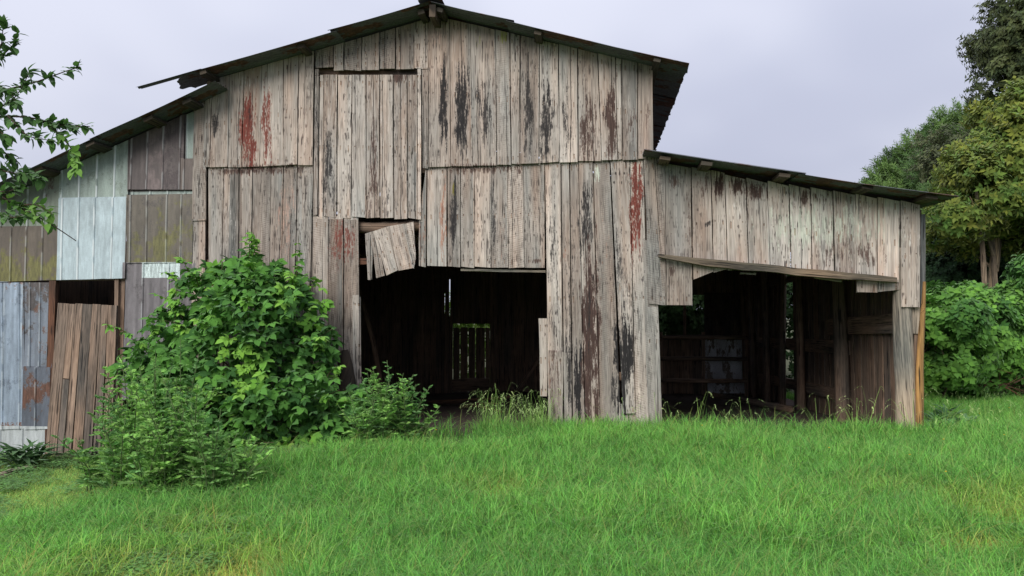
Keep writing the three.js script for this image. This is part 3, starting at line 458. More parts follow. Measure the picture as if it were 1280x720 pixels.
{
  const moss = [104, 104, 52], rust = [104, 68, 52], brown = [84, 74, 68], dark = [74, 70, 70], pale = [176, 190, 188];
  const S = (px, py) => W(px, py, .01), T = (px, d = .05) => { const p = W(px, 190, .01); p.y = yLL(p.x) - d; return p; };
  const M = (f, s, a) => ({ f, s, a });
  // back layer
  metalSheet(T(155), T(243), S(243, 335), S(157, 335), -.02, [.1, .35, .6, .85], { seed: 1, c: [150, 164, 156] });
  metalSheet(T(-45), T(76), S(75, 287), S(-45, 287), 0, [.2, .38, .66, .83], { seed: 2, c: [126, 136, 122], ribGlint: .6, on: [[brown, M((u, t) => .55 - Math.abs(u - .85) * 3 + t - .7, 4)]] });
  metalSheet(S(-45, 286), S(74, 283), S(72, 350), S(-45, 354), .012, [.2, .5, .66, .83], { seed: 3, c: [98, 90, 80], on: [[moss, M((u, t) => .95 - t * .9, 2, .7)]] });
  metalSheet(T(75), T(161.5), S(160, 248), S(74, 250), .016, [.035, .29, .545, .8], { seed: 4, c: [146, 160, 152], streak: .7, ribGlint: .85, on: [[[112, 122, 112], M((u, t) => .35, 7, .6)]] });
  metalSheet(S(74, 248.5), S(160, 247), S(157, 348), S(72, 350), .026, [.06, .3, .53, .79], { seed: 5, c: [172, 188, 192], streak: .5, ribGlint: .9 });
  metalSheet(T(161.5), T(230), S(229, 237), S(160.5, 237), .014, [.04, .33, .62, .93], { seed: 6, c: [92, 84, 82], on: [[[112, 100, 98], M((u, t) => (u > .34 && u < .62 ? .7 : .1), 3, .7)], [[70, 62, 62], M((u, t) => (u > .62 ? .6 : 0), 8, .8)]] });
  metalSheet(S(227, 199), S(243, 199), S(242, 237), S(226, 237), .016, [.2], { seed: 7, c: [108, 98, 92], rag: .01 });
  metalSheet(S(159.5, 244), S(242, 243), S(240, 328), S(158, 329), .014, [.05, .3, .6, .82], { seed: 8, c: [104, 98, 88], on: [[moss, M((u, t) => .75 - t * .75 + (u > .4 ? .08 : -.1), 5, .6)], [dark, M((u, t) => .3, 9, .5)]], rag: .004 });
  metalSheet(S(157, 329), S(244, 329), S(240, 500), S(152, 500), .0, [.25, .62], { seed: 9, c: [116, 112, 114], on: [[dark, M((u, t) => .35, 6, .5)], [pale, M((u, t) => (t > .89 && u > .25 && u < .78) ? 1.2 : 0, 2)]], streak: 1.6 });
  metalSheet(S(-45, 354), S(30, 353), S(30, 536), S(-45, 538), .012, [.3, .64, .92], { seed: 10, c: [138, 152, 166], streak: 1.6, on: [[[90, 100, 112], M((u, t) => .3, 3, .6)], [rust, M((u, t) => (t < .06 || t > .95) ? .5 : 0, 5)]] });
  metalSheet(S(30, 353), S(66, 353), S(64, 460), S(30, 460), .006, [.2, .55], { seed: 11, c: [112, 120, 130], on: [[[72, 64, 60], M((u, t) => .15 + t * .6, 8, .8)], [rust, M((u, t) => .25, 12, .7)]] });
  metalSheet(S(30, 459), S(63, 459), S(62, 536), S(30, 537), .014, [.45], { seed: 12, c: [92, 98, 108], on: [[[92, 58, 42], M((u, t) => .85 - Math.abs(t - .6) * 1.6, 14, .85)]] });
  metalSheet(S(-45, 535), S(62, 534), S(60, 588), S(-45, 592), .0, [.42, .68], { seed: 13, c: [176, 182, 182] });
  sheetMat.map = dataTex(SW, SH, (x, y) => { const q = (y * SW + x) * 3; return [sheetC[q], sheetC[q + 1], sheetC[q + 2]]; });
  // door jambs and the sagging plank door
  const jl0 = W(68, 352, -.03), jl1 = W(62, 545, -.03); timber('jamb', V3(jl0.x, jl0.y + .05, -.03), V3(jl1.x, jl1.y - .3, -.03), .09, .07, redTimberMat, barn, V3(0, 0, 1), .006);
  const jr0 = W(147.5, 350, -.03), jr1 = W(146, 545, -.03); timber('jamb', V3(jr0.x, jr0.y + .05, -.03), V3(jr1.x, jr1.y - .3, -.03), .055, .07, timberMat, barn, V3(0, 0, 1), .006);
  const jx = W(154, 350, -.06), jy = W(150, 545, -.06); timber('jamb', V3(jx.x, jx.y + .05, -.06), V3(jy.x, jy.y - .3, -.06), .08, .05, innerMat, barn, V3(0, 0, 1), .006);
  timber('lintel', W(60, 347, -.05), W(160, 346, -.05), .06, .1, innerMat, barn);
  const door = part('plank_door', barn), dt = [73, 87, 95, 104, 116, 127, 136, 147], db = [57.5, 71, 80, 91, 103, 116, 127, 141];
  const seamsSplit = k => k === 1 || k === 6;
  for (let k = 0; k < 7; k++) { const a = W((dt[k] + dt[k + 1]) / 2, 379.5 + k * .25 + rr(-.6, .6), .03), b = W((db[k] + db[k + 1]) / 2, 567 - k * .4, .03), w = (W(dt[k + 1], 380, .03).x - W(dt[k], 380, .03).x) - .004;
    const put = (p, q, n) => timber('plank', p, q, w, .024, doorMat, door, V3(0, 0, 1), .003).position.z += rr(-.004, .004);
    if (seamsSplit(k)) { const c = a.clone().lerp(b, .5), d = a.clone().lerp(b, .506); put(a, c); put(d, b); } else put(a, b); }
  for (const t of [.12, .82]) { const l = W(lerp(75, 62, t), lerp(380, 566, t), 0), r = W(lerp(145, 139, t), lerp(380, 566, t), 0); timber('ledge', V3(l.x, l.y, -.005), V3(r.x, r.y, -.005), .025, .1, doorMat, door); }
}

// ───────────────────────── things lying about inside ─────────────────────────
const stick = tm(barkTex, 0xd0b8a6, .008);
{
  const L = [['long bare branch lying across the dirt floor of the middle bay', [[535, 499], [600, 487], [648, 474]], -4, [.045, .035, .02]], ['forked bare branch on the dirt floor of the middle bay', [[575, 508], [605, 492], [628, 487]], -3.2, [.035, .03, .015]], ['short broken branch propped low on the dirt of the middle bay', [[585, 497], [612, 501], [632, 505]], -3, [.03, .025, .015]]];
  for (const [label, pts, z, rad] of L) { const t = thing('fallen_branch', label, 'branch', V3(0, 0, 0), 'branches on the barn floor'); log('stem', pts.map(([a, b], k) => { const p = W(a, b, z); p.y = Math.max(p.y * .5 + gy(p.x, z) * .5, gy(p.x, z) + .06); p.z += k * .25; return p; }), rad, stick, t, 7, .1); }
  const t = thing('fallen_post', 'grey post lying on the dirt floor beside the right wall of the lean-to', 'post', V3(0, 0, 0)); log('trunk', [V3(3.3, gy(3.3, -3) + .07, -3.2), V3(2.9, gy(2.9, -3) + .07, -4.4), V3(2.4, gy(2.4, -3) + .05, -5.8)], [.06, .06, .05], postMat, t, 8);
}

// ───────────────────────── leaves and plants: tools ─────────────────────────
const leafMat = (color, tr = .35) => new THREE.MeshPhysicalMaterial({ color, roughness: 1, transmission: tr, thickness: 0, side: THREE.DoubleSide, vertexColors: true, specularIntensity: .5 });
const tmpM = new THREE.Matrix4(), tmpQ = new THREE.Quaternion();
// one leaf added to a collector: base at p, pointing along d, upper face towards n
function leaf(b, p, d, n, len, wid, o = {}) {
  const D = d.clone().normalize(), S = new THREE.Vector3().crossVectors(D, n).normalize(), N = new THREE.Vector3().crossVectors(S, D), c = o.c || [1, 1, 1], curl = o.curl ?? .25, fold = o.fold ?? .22;
  const at = (t, s, w) => { const q = p.clone().addScaledVector(D, len * t).addScaledVector(S, s * w * wid / 2).addScaledVector(N, Math.abs(s) * fold * w * wid / 2 - curl * len * t * t); return b.v(q.x, q.y, q.z, 0, 0, c); };
  const b0 = at(0, 0, 0), tip = at(1, 0, 0);
  if (o.simple) { const l = at(.45, -1, 1), r = at(.45, 1, 1), m = at(.5, 0, 0); b.t(b0, r, m); b.t(b0, m, l); b.t(l, m, tip); b.t(m, r, tip); return; }
  const l1 = at(.28, -1, .92), m1 = at(.28, 0, 0), r1 = at(.28, 1, .92), l2 = at(.64, -1, .8), m2 = at(.64, 0, 0), r2 = at(.64, 1, .8);
  b.t(b0, m1, l1); b.t(b0, r1, m1); b.q(l1, m1, m2, l2); b.q(m1, r1, r2, m2); b.t(l2, m2, tip); b.t(m2, r2, tip);
}
const rdir = (r) => { const a = r() * 6.2832, z = r() * 2 - 1, q = Math.sqrt(1 - z * z); return V3(Math.cos(a) * q, z, Math.sin(a) * q); };
// a twig end with several leaves, pointing along +Y
function sprigGeo(seed, n, len, wid, spread, o = {}) { const b = new MB(), r = rng(seed); for (let k = 0; k < n; k++) { const t = (k + .5) / n, a = k * 2.4 + r(), d = V3(Math.cos(a) * spread, rr(.25, 1, r), Math.sin(a) * spread).normalize(); const v = rr(.8, 1.2, r); leaf(b, V3(0, t * len * (o.stem ?? 1.2), 0), d, V3(Math.cos(a) * -.4, 1, Math.sin(a) * -.4), len * rr(.75, 1.15, r), wid * rr(.8, 1.2, r), { simple: o.simple, curl: rr(.05, .45, r), c: [v, v * rr(.95, 1.05, r), v * rr(.8, 1.1, r)] }); } return b.geo({ colors: true }); }
const X = new THREE.Object3D(), YUP = V3(0, 1, 0);
// a crown: clumps through an uneven volume, each a cloud of sprigs
function crown(parent, geo, mat, lobes, count, col, seed, o = {}) {
  const r = rng(seed), im = new THREE.InstancedMesh(geo, mat, count), c = new THREE.Color(), clumps = [];
  const vol = lobes.reduce((s, l) => s + l.r[0] * l.r[1], 0);
  for (const l of lobes) { const n = Math.max(5, Math.round((o.clumps || 60) * l.r[0] * l.r[1] / vol)); for (let k = 0; k < n; k++) { const d = rdir(r), q = Math.pow(r(), .4) * (r() < .2 ? rr(1, 1 + (o.ragged ?? .22), r) : 1); clumps.push({ p: V3(l.p.x + d.x * l.r[0] * q, l.p.y + d.y * l.r[1] * q, l.p.z + d.z * l.r[2] * q), out: d, s: rr(.7, 1.3, r), tone: r() }); } }
  const cr = o.clump || .5;
  for (let k = 0; k < count; k++) { const q = clumps[Math.floor(r() * clumps.length)], d = rdir(r), s = cr * q.s * Math.cbrt(r());
    X.position.copy(q.p).addScaledVector(d, s); X.position.y -= Math.abs(s) * .12 * r();
    const dir = d.multiplyScalar(.7).addScaledVector(q.out, .6); dir.y += o.lift ?? .5; X.quaternion.setFromUnitVectors(YUP, dir.normalize()); X.rotateY(r() * 6.28); X.scale.setScalar(rr(.7, 1.25, r)); X.updateMatrix(); im.setMatrixAt(k, X.matrix);
    const mx = o.mix ?? .35, t = clamp(q.tone * (1 - mx) + r() * mx); c.setRGB(lerp(col[0][0], col[1][0], t), lerp(col[0][1], col[1][1], t), lerp(col[0][2], col[1][2], t)).multiplyScalar(rr(.8, 1.2, r)); im.setColorAt(k, c); }
  im.name = o.name || 'crown'; im.castShadow = im.receiveShadow = true; im.userData.kind = 'stuff'; parent.add(im); return im;
}
const whiteLeaf = leafMat(0xffffff, .35);

// ───────────────────────── bramble bush by the wall ─────────────────────────
{
  const bush = thing('bramble_bush', 'large leafy green bramble bush grown up against the plank wall', 'bush', V3(0, 0, 0)), r = rng(515);
  const lobes = [[300, 440, .75, 1.12, .95, .62], [345, 520, .95, 1.0, .62, .62], [215, 455, .75, .5, .62, .5], [412, 520, .85, .48, .36, .42], [312, 352, .5, .42, .32, .35], [368, 385, .5, .36, .48, .35], [258, 370, .5, .34, .34, .32], [250, 545, 1.0, .7, .45, .55], [400, 450, .55, .22, .4, .3], [335, 580, 1.2, .8, .32, .5]].map(([px, py, z, a, b, c]) => ({ p: W(px, py, z), r: [a, b, c] }));
  const inside = p => lobes.some(l => ((p.x - l.p.x) / l.r[0]) ** 2 + ((p.y - l.p.y) / l.r[1]) ** 2 + ((p.z - l.p.z) / l.r[2]) ** 2 < .82);
  const area = lobes.map(l => l.r[0] * l.r[1]), tot = area.reduce((a, b) => a + b);
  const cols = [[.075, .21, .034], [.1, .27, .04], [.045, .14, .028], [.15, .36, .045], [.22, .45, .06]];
  const items = [];
  const N = 3300; let guard = 0;
  while (items.length < N && guard++ < 60000) {
    let q = r() * tot, k = 0; while (q > area[k]) q -= area[k++]; const l = lobes[k], d = rdir(r);
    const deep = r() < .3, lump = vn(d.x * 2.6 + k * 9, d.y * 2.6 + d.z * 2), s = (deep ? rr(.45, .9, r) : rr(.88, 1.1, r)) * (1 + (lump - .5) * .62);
    const p = V3(l.p.x + d.x * l.r[0] * s, l.p.y + d.y * l.r[1] * s, l.p.z + d.z * l.r[2] * s);
    if (p.z < .08 || p.y < ground(p.x, p.z) + .03) continue; if (!deep && inside(p)) continue; if (!deep && vn(p.x * 5.5 + 9, p.y * 5.5 + p.z * 4) < .3) continue;
    if (d.z < -.4 && r() < .8) continue;
    const pp = proj(p); if (pp[0] > 418 && pp[0] < 448 && pp[1] > 428 && pp[1] < 488 && p.z > .3) continue;
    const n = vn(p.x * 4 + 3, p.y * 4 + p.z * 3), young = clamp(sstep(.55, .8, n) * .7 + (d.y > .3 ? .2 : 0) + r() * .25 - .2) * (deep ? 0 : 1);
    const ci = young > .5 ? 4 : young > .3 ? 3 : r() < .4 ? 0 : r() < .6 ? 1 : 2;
    const out = d.clone(); out.z += .35; out.y += .1; const droop = V3(out.x * .8 + rr(-.9, .9, r), rr(-.75, .5, r), out.z * .6 + rr(-.5, .5, r)).normalize();
    items.push({ p, d: droop, n: V3(out.x * .45 + rr(-.6, .6, r), rr(.3, 1, r), out.z * .6 + rr(-.5, .5, r)).normalize(), s: rr(.8, 1.5, r) * (ci === 4 ? .8 : 1), ci, front: p.z + (deep ? -2 : 0) + r() * .9, v: Math.floor(r() * 3) });
  }
  const shoots = [];
  for (let k = 0; k < 34; k++) { const l = lobes[k % lobes.length], d = rdir(r); d.y = Math.abs(d.y) * .9 + .15; d.z = Math.abs(d.z); d.normalize(); const a = V3(l.p.x + d.x * l.r[0] * .8, l.p.y + d.y * l.r[1] * .8, Math.max(.15, l.p.z + d.z * l.r[2] * .8)), L = rr(.25, .55, r), e = a.clone().addScaledVector(d, L); e.y += .08; const m = a.clone().lerp(e, .55); m.y += .07; shoots.push([a, m, e]); const cu = new THREE.CatmullRomCurve3([a, m, e]);
    for (let q = 0; q < 9; q++) { const p = cu.getPointAt(rr(.2, 1, r)), g = rdir(r); items.push({ p, d: V3(g.x, rr(-.5, .4, r), g.z).normalize(), n: V3(g.x * -.3, 1, .3 + rr(-.3, .3, r)).normalize(), s: rr(.6, 1.1, r), ci: r() < .4 ? 4 : r() < .5 ? 3 : 1, front: p.z + .4 + r() * .5, v: Math.floor(r() * 3) }); } }
  // three shapes of compound leaf, in a frame with the stalk along +Y and the upper face to +Z
  const lobed = (seed) => { const q = rng(seed), b = new MB(); const c = () => { const v = rr(.85, 1.15, q); return [v, v, v * rr(.85, 1.1, q)]; }; leaf(b, V3(0, .035, 0), V3(rr(-.2, .2, q), 1, -.1), V3(0, 0, 1), rr(.092, .112, q), rr(.062, .076, q), { c: c(), curl: rr(.15, .4, q) }); for (const s of [-1, 1]) leaf(b, V3(s * .004, .03, 0), V3(s * 1, rr(.25, .6, q), rr(-.1, .1, q)), V3(s * .15, 0, 1), rr(.078, .096, q), rr(.05, .064, q), { c: c(), curl: rr(.15, .4, q) }); if (seed % 3 === 0) for (const s of [-1, 1]) leaf(b, V3(0, .012, 0), V3(s * 1, -.35, 0), V3(0, 0, 1), .06, .038, { c: c() });
    const st = [b.v(-.0025, -.03, 0, 0, 0, [1, .8, .6]), b.v(.0025, -.03, 0, 0, 0, [1, .8, .6]), b.v(0, .04, 0, 0, 0, [1, .8, .6])]; b.t(...st); return b.geo({ colors: true }); };
  const shapes = [lobed(3), lobed(7), lobed(11)], mats = cols.map(c => leafMat(new THREE.Color().setRGB(...c), .3));
  items.sort((a, b) => b.front - a.front);
  const basis = it => { const Y = it.d, Z = it.n.clone().addScaledVector(Y, -it.n.dot(Y)).normalize(), Xv = new THREE.Vector3().crossVectors(Y, Z); return new THREE.Matrix4().makeBasis(Xv, Y, Z).scale(V3(it.s, it.s, it.s)).setPosition(it.p); };
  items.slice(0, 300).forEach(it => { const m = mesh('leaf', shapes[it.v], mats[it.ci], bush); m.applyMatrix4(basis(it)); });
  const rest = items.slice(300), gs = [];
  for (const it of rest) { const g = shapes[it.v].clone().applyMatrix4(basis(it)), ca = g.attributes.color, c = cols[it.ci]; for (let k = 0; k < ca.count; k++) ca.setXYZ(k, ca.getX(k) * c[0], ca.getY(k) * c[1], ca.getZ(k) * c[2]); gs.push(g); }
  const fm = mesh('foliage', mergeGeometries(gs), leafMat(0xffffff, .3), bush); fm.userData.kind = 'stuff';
  const caneMat = new THREE.MeshStandardMaterial({ color: new THREE.Color().setRGB(.09, .075, .035), roughness: .9 });
  for (const sh of shoots) log('shoot', sh, [.006, .004, .002], caneMat, bush, 4, .02);
  for (let k = 0; k < 18; k++) { const l = lobes[k % lobes.length], bx = lerp(-3.9, -2.6, r()) - 1.2, bz = rr(.5, 1.1, r), e = V3(l.p.x + rr(-.3, .3, r), l.p.y + l.r[1] * rr(.5, 1, r), l.p.z + rr(-.1, .4, r)); log('cane', [V3(bx, ground(bx, bz) - .05, bz), V3(lerp(bx, e.x, .4), lerp(ground(bx, bz), e.y, .65), lerp(bz, e.z, .5)), e], [.013, .01, .004], caneMat, bush, 5, .02); }
}

// ───────────────────────── feathery weeds beside the bush ─────────────────────────
const weedMats = [[.19, .38, .09], [.23, .44, .095], [.16, .34, .1], [.27, .5, .11]].map(c => leafMat(new THREE.Color().setRGB(...c), .3));
function featherWeed(pos, h, seed, label, stems = 7, spread = .35) {
  const t = thing('feathery_weed', label, 'weed', pos, 'feathery weeds beside the bush'), r = rng(seed), sm = new THREE.MeshStandardMaterial({ color: new THREE.Color().setRGB(.1, .15, .05), roughness: .9 });
  for (let s = 0; s < stems; s++) {
    const a = r() * 6.28, lean = rr(.1, spread, r), hh = h * rr(.65, 1.05, r), b0 = V3(Math.cos(a) * .08, -.04, Math.sin(a) * .08), pts = [b0, V3(Math.cos(a) * lean * .35, hh * .5, Math.sin(a) * lean * .35), V3(Math.cos(a) * lean, hh, Math.sin(a) * lean)];
    log('stem', pts, [.008, .006, .003], sm, t, 5, .02); const cu = new THREE.CatmullRomCurve3(pts), b = new MB();
    const n = Math.round(hh * 26);
    for (let k = 2; k < n; k++) { const q = k / n, c = cu.getPointAt(q), aa = k * 2.4 + r(), L = lerp(.2, .07, q) * rr(.7, 1.2, r), D = V3(Math.cos(aa), rr(.3, 1.5, r), Math.sin(aa)).normalize(), S = new THREE.Vector3().crossVectors(D, YUP).normalize(), v = rr(.75, 1.25, r), cc = [v, v * rr(.95, 1.08, r), v];
      for (let m = 1; m <= 5; m++) { const pp = c.clone().addScaledVector(D, L * m / 5.5); pp.y -= L * .3 * (m / 5.5) ** 2; for (const e of [-1, 1]) leaf(b, pp, D.clone().addScaledVector(S, e * 1.1), rdir(r).multiplyScalar(.8).add(YUP), L * lerp(.55, .3, m / 5), .026, { simple: true, c: cc, curl: .2 }); }
      const e = c.clone().addScaledVector(D, L * .85); e.y -= L * .25; leaf(b, c, D, rdir(r).multiplyScalar(.8).add(YUP), L * 1.15, .022, { simple: true, c: cc, curl: .3 }); }
    mesh('foliage', b.geo({ colors: true }), weedMats[Math.floor(r() * 4)], t).userData.kind = 'stuff';
  }
}
{
  const A = 'feathery green weed crowding the foot of the bramble bush by the plank door', B = 'feathery green weed standing before the dark middle bay';
  const spots = [[135, 598, .95], [165, 600, 1.2], [150, 618, .8], [195, 606, 1.25], [215, 622, .95], [240, 618, 1.1], [180, 628, .7], [122, 612, .6], [265, 622, .8], [295, 618, .55], [225, 600, 1.3]];
  spots.forEach(([px, py, h], k) => { const p = G(px, py + 8); if (p) featherWeed(p, h, 900 + k * 13, A, 8, .4); });
  [[490, 560, .98], [508, 562, .8], [472, 566, .85], [522, 562, .5], [455, 570, .65]].forEach(([px, py, h], k) => { const p = G(px, py); if (p) { p.z = Math.max(p.z, .3); p.y = ground(p.x, p.z); featherWeed(p, h, 1900 + k * 17, B, 9, .3); } });
}
// broad-leaved plants
function broadPlant(name, label, cat, pos, n, len, wid, col, seed, group) {
  const t = thing(name, label, cat, pos, group), r = rng(seed), ms = [.8, 1, 1.25].map(k => leafMat(new THREE.Color().setRGB(col[0] * k, col[1] * k, col[2] * k), .25));
  for (let k = 0; k < n; k++) { const b = new MB(), a = k * 2.4 + r(), e = rr(.4, 2.1, r), L = len * rr(.7, 1.15, r); const hb = rr(0, len * .75, r), ob = rr(.02, .1, r); leaf(b, V3(Math.cos(a) * ob, hb, Math.sin(a) * ob), V3(Math.cos(a), e * .9, Math.sin(a)), YUP, L * (1 - hb * .5 / len), wid * rr(.7, 1.1, r), { curl: rr(.2, .8, r), fold: .35 }); mesh('leaf', b.geo({ colors: true }), ms[k % 3], t); }
}
{ const put = (px, py) => { const p = G(px, py); return p; };
  broadPlant('comfrey', 'broad-leaved dark green plant at the foot of the white metal sheet', 'plant', put(24, 588), 60, .36, .085, [.075, .17, .055], 5);
  broadPlant('comfrey', 'broad-leaved dark green plant beside the jamb of the plank door', 'plant', put(44, 582), 40, .32, .075, [.08, .18, .06], 6);
  [[1178, 545], [1195, 548], [1208, 542], [1170, 535], [1185, 528], [1168, 552]].forEach(([a, b], k) => { const p = G(a, b); broadPlant('low_weed', 'bluish green leafy weed beside the yellow corner post', 'weed', p, 34, .24, .065, [.1, .22, .08], 30 + k, 'leafy weeds at the barn corner'); });
}

// ───────────────────────── stump, stone, pale log ─────────────────────────
{
  const p = W(431, 470, .3), s = thing('stump', 'dark weathered stump standing upright between bramble bush and middle bay', 'stump', V3(p.x, ground(p.x, .3), .3));
  const top = W(431, 438, .3).y - ground(p.x, .3);
  log('trunk', [V3(.05, -.1, 0), V3(.03, top * .45, 0), V3(0, top * .85, 0), V3(-.03, top, 0)], [.16, .14, .125, .075], tm(barkTex, 0x8a8480, .03), s, 14, .12);
  const st = (px, py, rx, label, col) => { const q = G(px, py), t = thing('stone', label, 'stone', q), g = new THREE.IcosahedronGeometry(rx, 3), a = g.attributes.position; for (let k = 0; k < a.count; k++) { const f = 1 + (fbm(a.getX(k) / rx * 1.2 + px, a.getY(k) / rx * 1.2 + a.getZ(k) / rx) - .5) * .6; a.setXYZ(k, a.getX(k) * f, a.getY(k) * f * .8, a.getZ(k) * f); } g.computeVertexNormals(); const m = mesh('rock', g, tm(greyTex, col, .01), t); m.position.y = rx * .45; };
  st(113, 596, .085, 'small pinkish stone half hidden by weeds near the plank door', 0xc09a90); st(122, 612, .06, 'grey stone low among the weeds below the pinkish stone', 0xa8a49e); st(133, 600, .05, 'tiny grey stone among the weed stems near the pinkish stone', 0x9c9890);
  const a = G(-14, 606), b = G(42, 590), lg = thing('log', 'pale barkless log lying in the grass before the metal sheets', 'log', V3(0, 0, 0)); log('trunk', [V3(a.x, a.y + .04, a.z), V3((a.x + b.x) / 2, (a.y + b.y) / 2 + .06, (a.z + b.z) / 2), V3(b.x, b.y + .05, b.z)], [.06, .055, .04], tm(greyTex, 0xf4ead8, .01), lg, 10, .1);
}

// ───────────────────────── apple tree reaching in from the left ─────────────────────────
{
  const t = thing('apple_tree', 'apple tree whose leafy twigs reach over the metal-clad lean-to', 'tree', V3(0, 0, 0)), r = rng(4242), Z = 4.9;
  const bark = tm(barkTex, 0xb0a698, .01), base = V3(-5.1, ground(-5.1, Z), Z);
  log('trunk', [base.clone().add(V3(0, -.1, 0)), V3(-5.0, 1.2, Z), V3(-4.9, 2.0, Z), V3(-4.95, 3.2, Z + .1)], [.13, .11, .09, .05], bark, t, 10, .08);
  const P = (px, py, dz = 0) => W(px, py, Z + dz);
  const tw = [
    [[-150, 150, 0], [-40, 122, .1], [40, 104, 0], [85, 88, -.1], [99, 84, -.1]], [[-150, 165, 0], [-40, 150, -.1], [30, 146, 0], [80, 157, .1], [112, 158, .1]], [[-150, 190, .1], [-30, 172, .1], [8, 192, 0], [28, 222, -.1]],
    [[-150, 215, 0], [-30, 232, 0], [22, 258, .1], [60, 278, .2], [95, 301, .25]], [[-150, 120, -.1], [-30, 84, 0], [12, 62, .1], [24, 38, .1]], [[55, 152, .05], [76, 170, .1], [92, 192, .15], [94, 214, .2]], [[-30, 150, -.05], [20, 120, .1], [38, 88, .15]],
    [[-30, 90, .1], [0, 60, .1], [4, 28, .15]], [[-30, 200, 0], [10, 215, .15], [38, 218, .25], [50, 222, .3]], [[10, 145, .1], [36, 170, .2], [66, 176, .2]], [[-20, 240, .1], [15, 238, .2], [26, 230, .25]], [[20, 258, .1], [45, 256, .2], [66, 268, .3]], [[-20, 110, 0], [10, 112, .2], [22, 132, .3]], [[-30, 132, .1], [4, 168, .2], [12, 176, .2]], [[-10, 262, .2], [16, 272, .3], [30, 268, .35]]];
  const cols = [[.06, .14, .034], [.08, .19, .038], [.045, .105, .03], [.16, .32, .055]], mats = cols.map(c => leafMat(new THREE.Color().setRGB(...c), .35));
  const geos = []; for (let k = 0; k < 6; k++) { const b = new MB(); leaf(b, V3(0, 0, 0), YUP, V3(0, 0, 1), 1, .58, { curl: rr(.1, .4, r), fold: rr(.1, .4, r) }); geos.push(b.geo({ colors: true })); }
  let count = 0; const extra = [];
  tw.forEach((pts, i) => { const v = pts.map(p => P(...p)); log('branch', v, pts.length > 4 || i < 5 ? [.022, .012, .006, .003] : [.008, .005, .002], bark, t, 6, .04); const cu = new THREE.CatmullRomCurve3(v), L = cu.getLength();
    const vis = []; for (let q = 0; q <= 1; q += .01) if (proj(cu.getPointAt(q))[0] > -25 && !(i === 3 && q > .88)) vis.push(q);
    const n = Math.round(L * vis.length / 100 * (i === 3 || i === 11 ? 60 : 85)); for (let k = 0; k < n; k++) { const q = vis[Math.floor(Math.pow(r(), .75) * vis.length)]; const c = cu.getPointAt(q), tan = cu.getTangentAt(q);
      const lw = i === 3 || i === 11 || i === 5 ? (r() < .6 ? 3 : 1) : Math.floor(r() * 3); const d = rdir(r).multiplyScalar(.9).addScaledVector(tan, .7); d.y += rr(-.3, .3, r); d.normalize(); const nn = V3(rr(-.6, .6, r), 1, rr(-.2, .7, r)); nn.addScaledVector(d, -nn.dot(d)).normalize();
      const s = rr(.05, .095, r), g = geos[Math.floor(r() * 6)], mx = new THREE.Matrix4().makeBasis(new THREE.Vector3().crossVectors(d, nn), d, nn).scale(V3(s, s, s)).setPosition(c.addScaledVector(rdir(r), .015));
      if (count++ < 300) mesh('leaf', g, mats[lw], t).applyMatrix4(mx); else { const e = g.clone().applyMatrix4(mx), ca = e.attributes.color, cc = cols[lw]; for (let z = 0; z < ca.count; z++) ca.setXYZ(z, ...cc); extra.push(e); } } });
  if (extra.length) mesh('foliage', mergeGeometries(extra), leafMat(0xffffff, .35), t).userData.kind = 'stuff';
}

// ───────────────────────── trees and hedge on the right, and behind ─────────────────────────
const atD = (px, py, depth) => EYE.clone().addScaledVector(ray(px, py), depth);
const sprigA = sprigGeo(1, 8, .11, .06, .9, { simple: true }), sprigFar = sprigGeo(2, 9, .13, .06, .95, { simple: true }), needle = sprigGeo(3, 16, .15, .03, .6, { simple: true, stem: 1.6 }), sprigSmall = sprigGeo(4, 8, .10, .05, .9, { simple: true }), sprigHedge = sprigGeo(5, 7, .125, .08, .95, { simple: true });
function tree(name, label, lobesPx, depth, geo, count, col, seed, o = {}) {
  const lobes = lobesPx.map(([px, py, rx, ry, dd = 0]) => ({ p: atD(px, py, depth + dd), r: [rx * depth / F, ry * depth / F, (o.rz || Math.min(rx, ry)) * depth / F] }));
  const c0 = lobes[0].p, bx = o.trunk ? atD(o.trunk, 400, depth).x : c0.x, bz = c0.z, g0 = ground(bx, bz), t = thing(name, label, 'tree', V3(0, 0, 0), o.group), r = rng(seed);
  const bark = o.bark || barkMat, topY = c0.y + lobes[0].r[1] * .4;
  log('trunk', [V3(bx, g0 - .15, bz), V3(bx + rr(-.1, .1, r), lerp(g0, topY, .4), bz), V3(lerp(bx, c0.x, .7), topY, bz)], [o.rad || .14, (o.rad || .14) * .75, .04], bark, t, 9, .08);
  for (let k = 0; k < (o.limbs || 6); k++) { const l = lobes[k % lobes.length], d = rdir(r), y = lerp(g0, topY, rr(.45, .9, r)), e = V3(l.p.x + d.x * l.r[0] * .7, l.p.y + d.y * l.r[1] * .6, l.p.z + d.z * l.r[2] * .7); const s = V3(lerp(bx, c0.x, (y - g0) / (topY - g0) * .7), y, bz); if (s.distanceTo(e) > .2) log('limb', [s, s.clone().lerp(e, .5).add(V3(0, .15, 0)), e], [(o.rad || .14) * .4, .03, .012], bark, t, 6, .04); }
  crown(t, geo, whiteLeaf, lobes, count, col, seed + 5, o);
  return t;
}
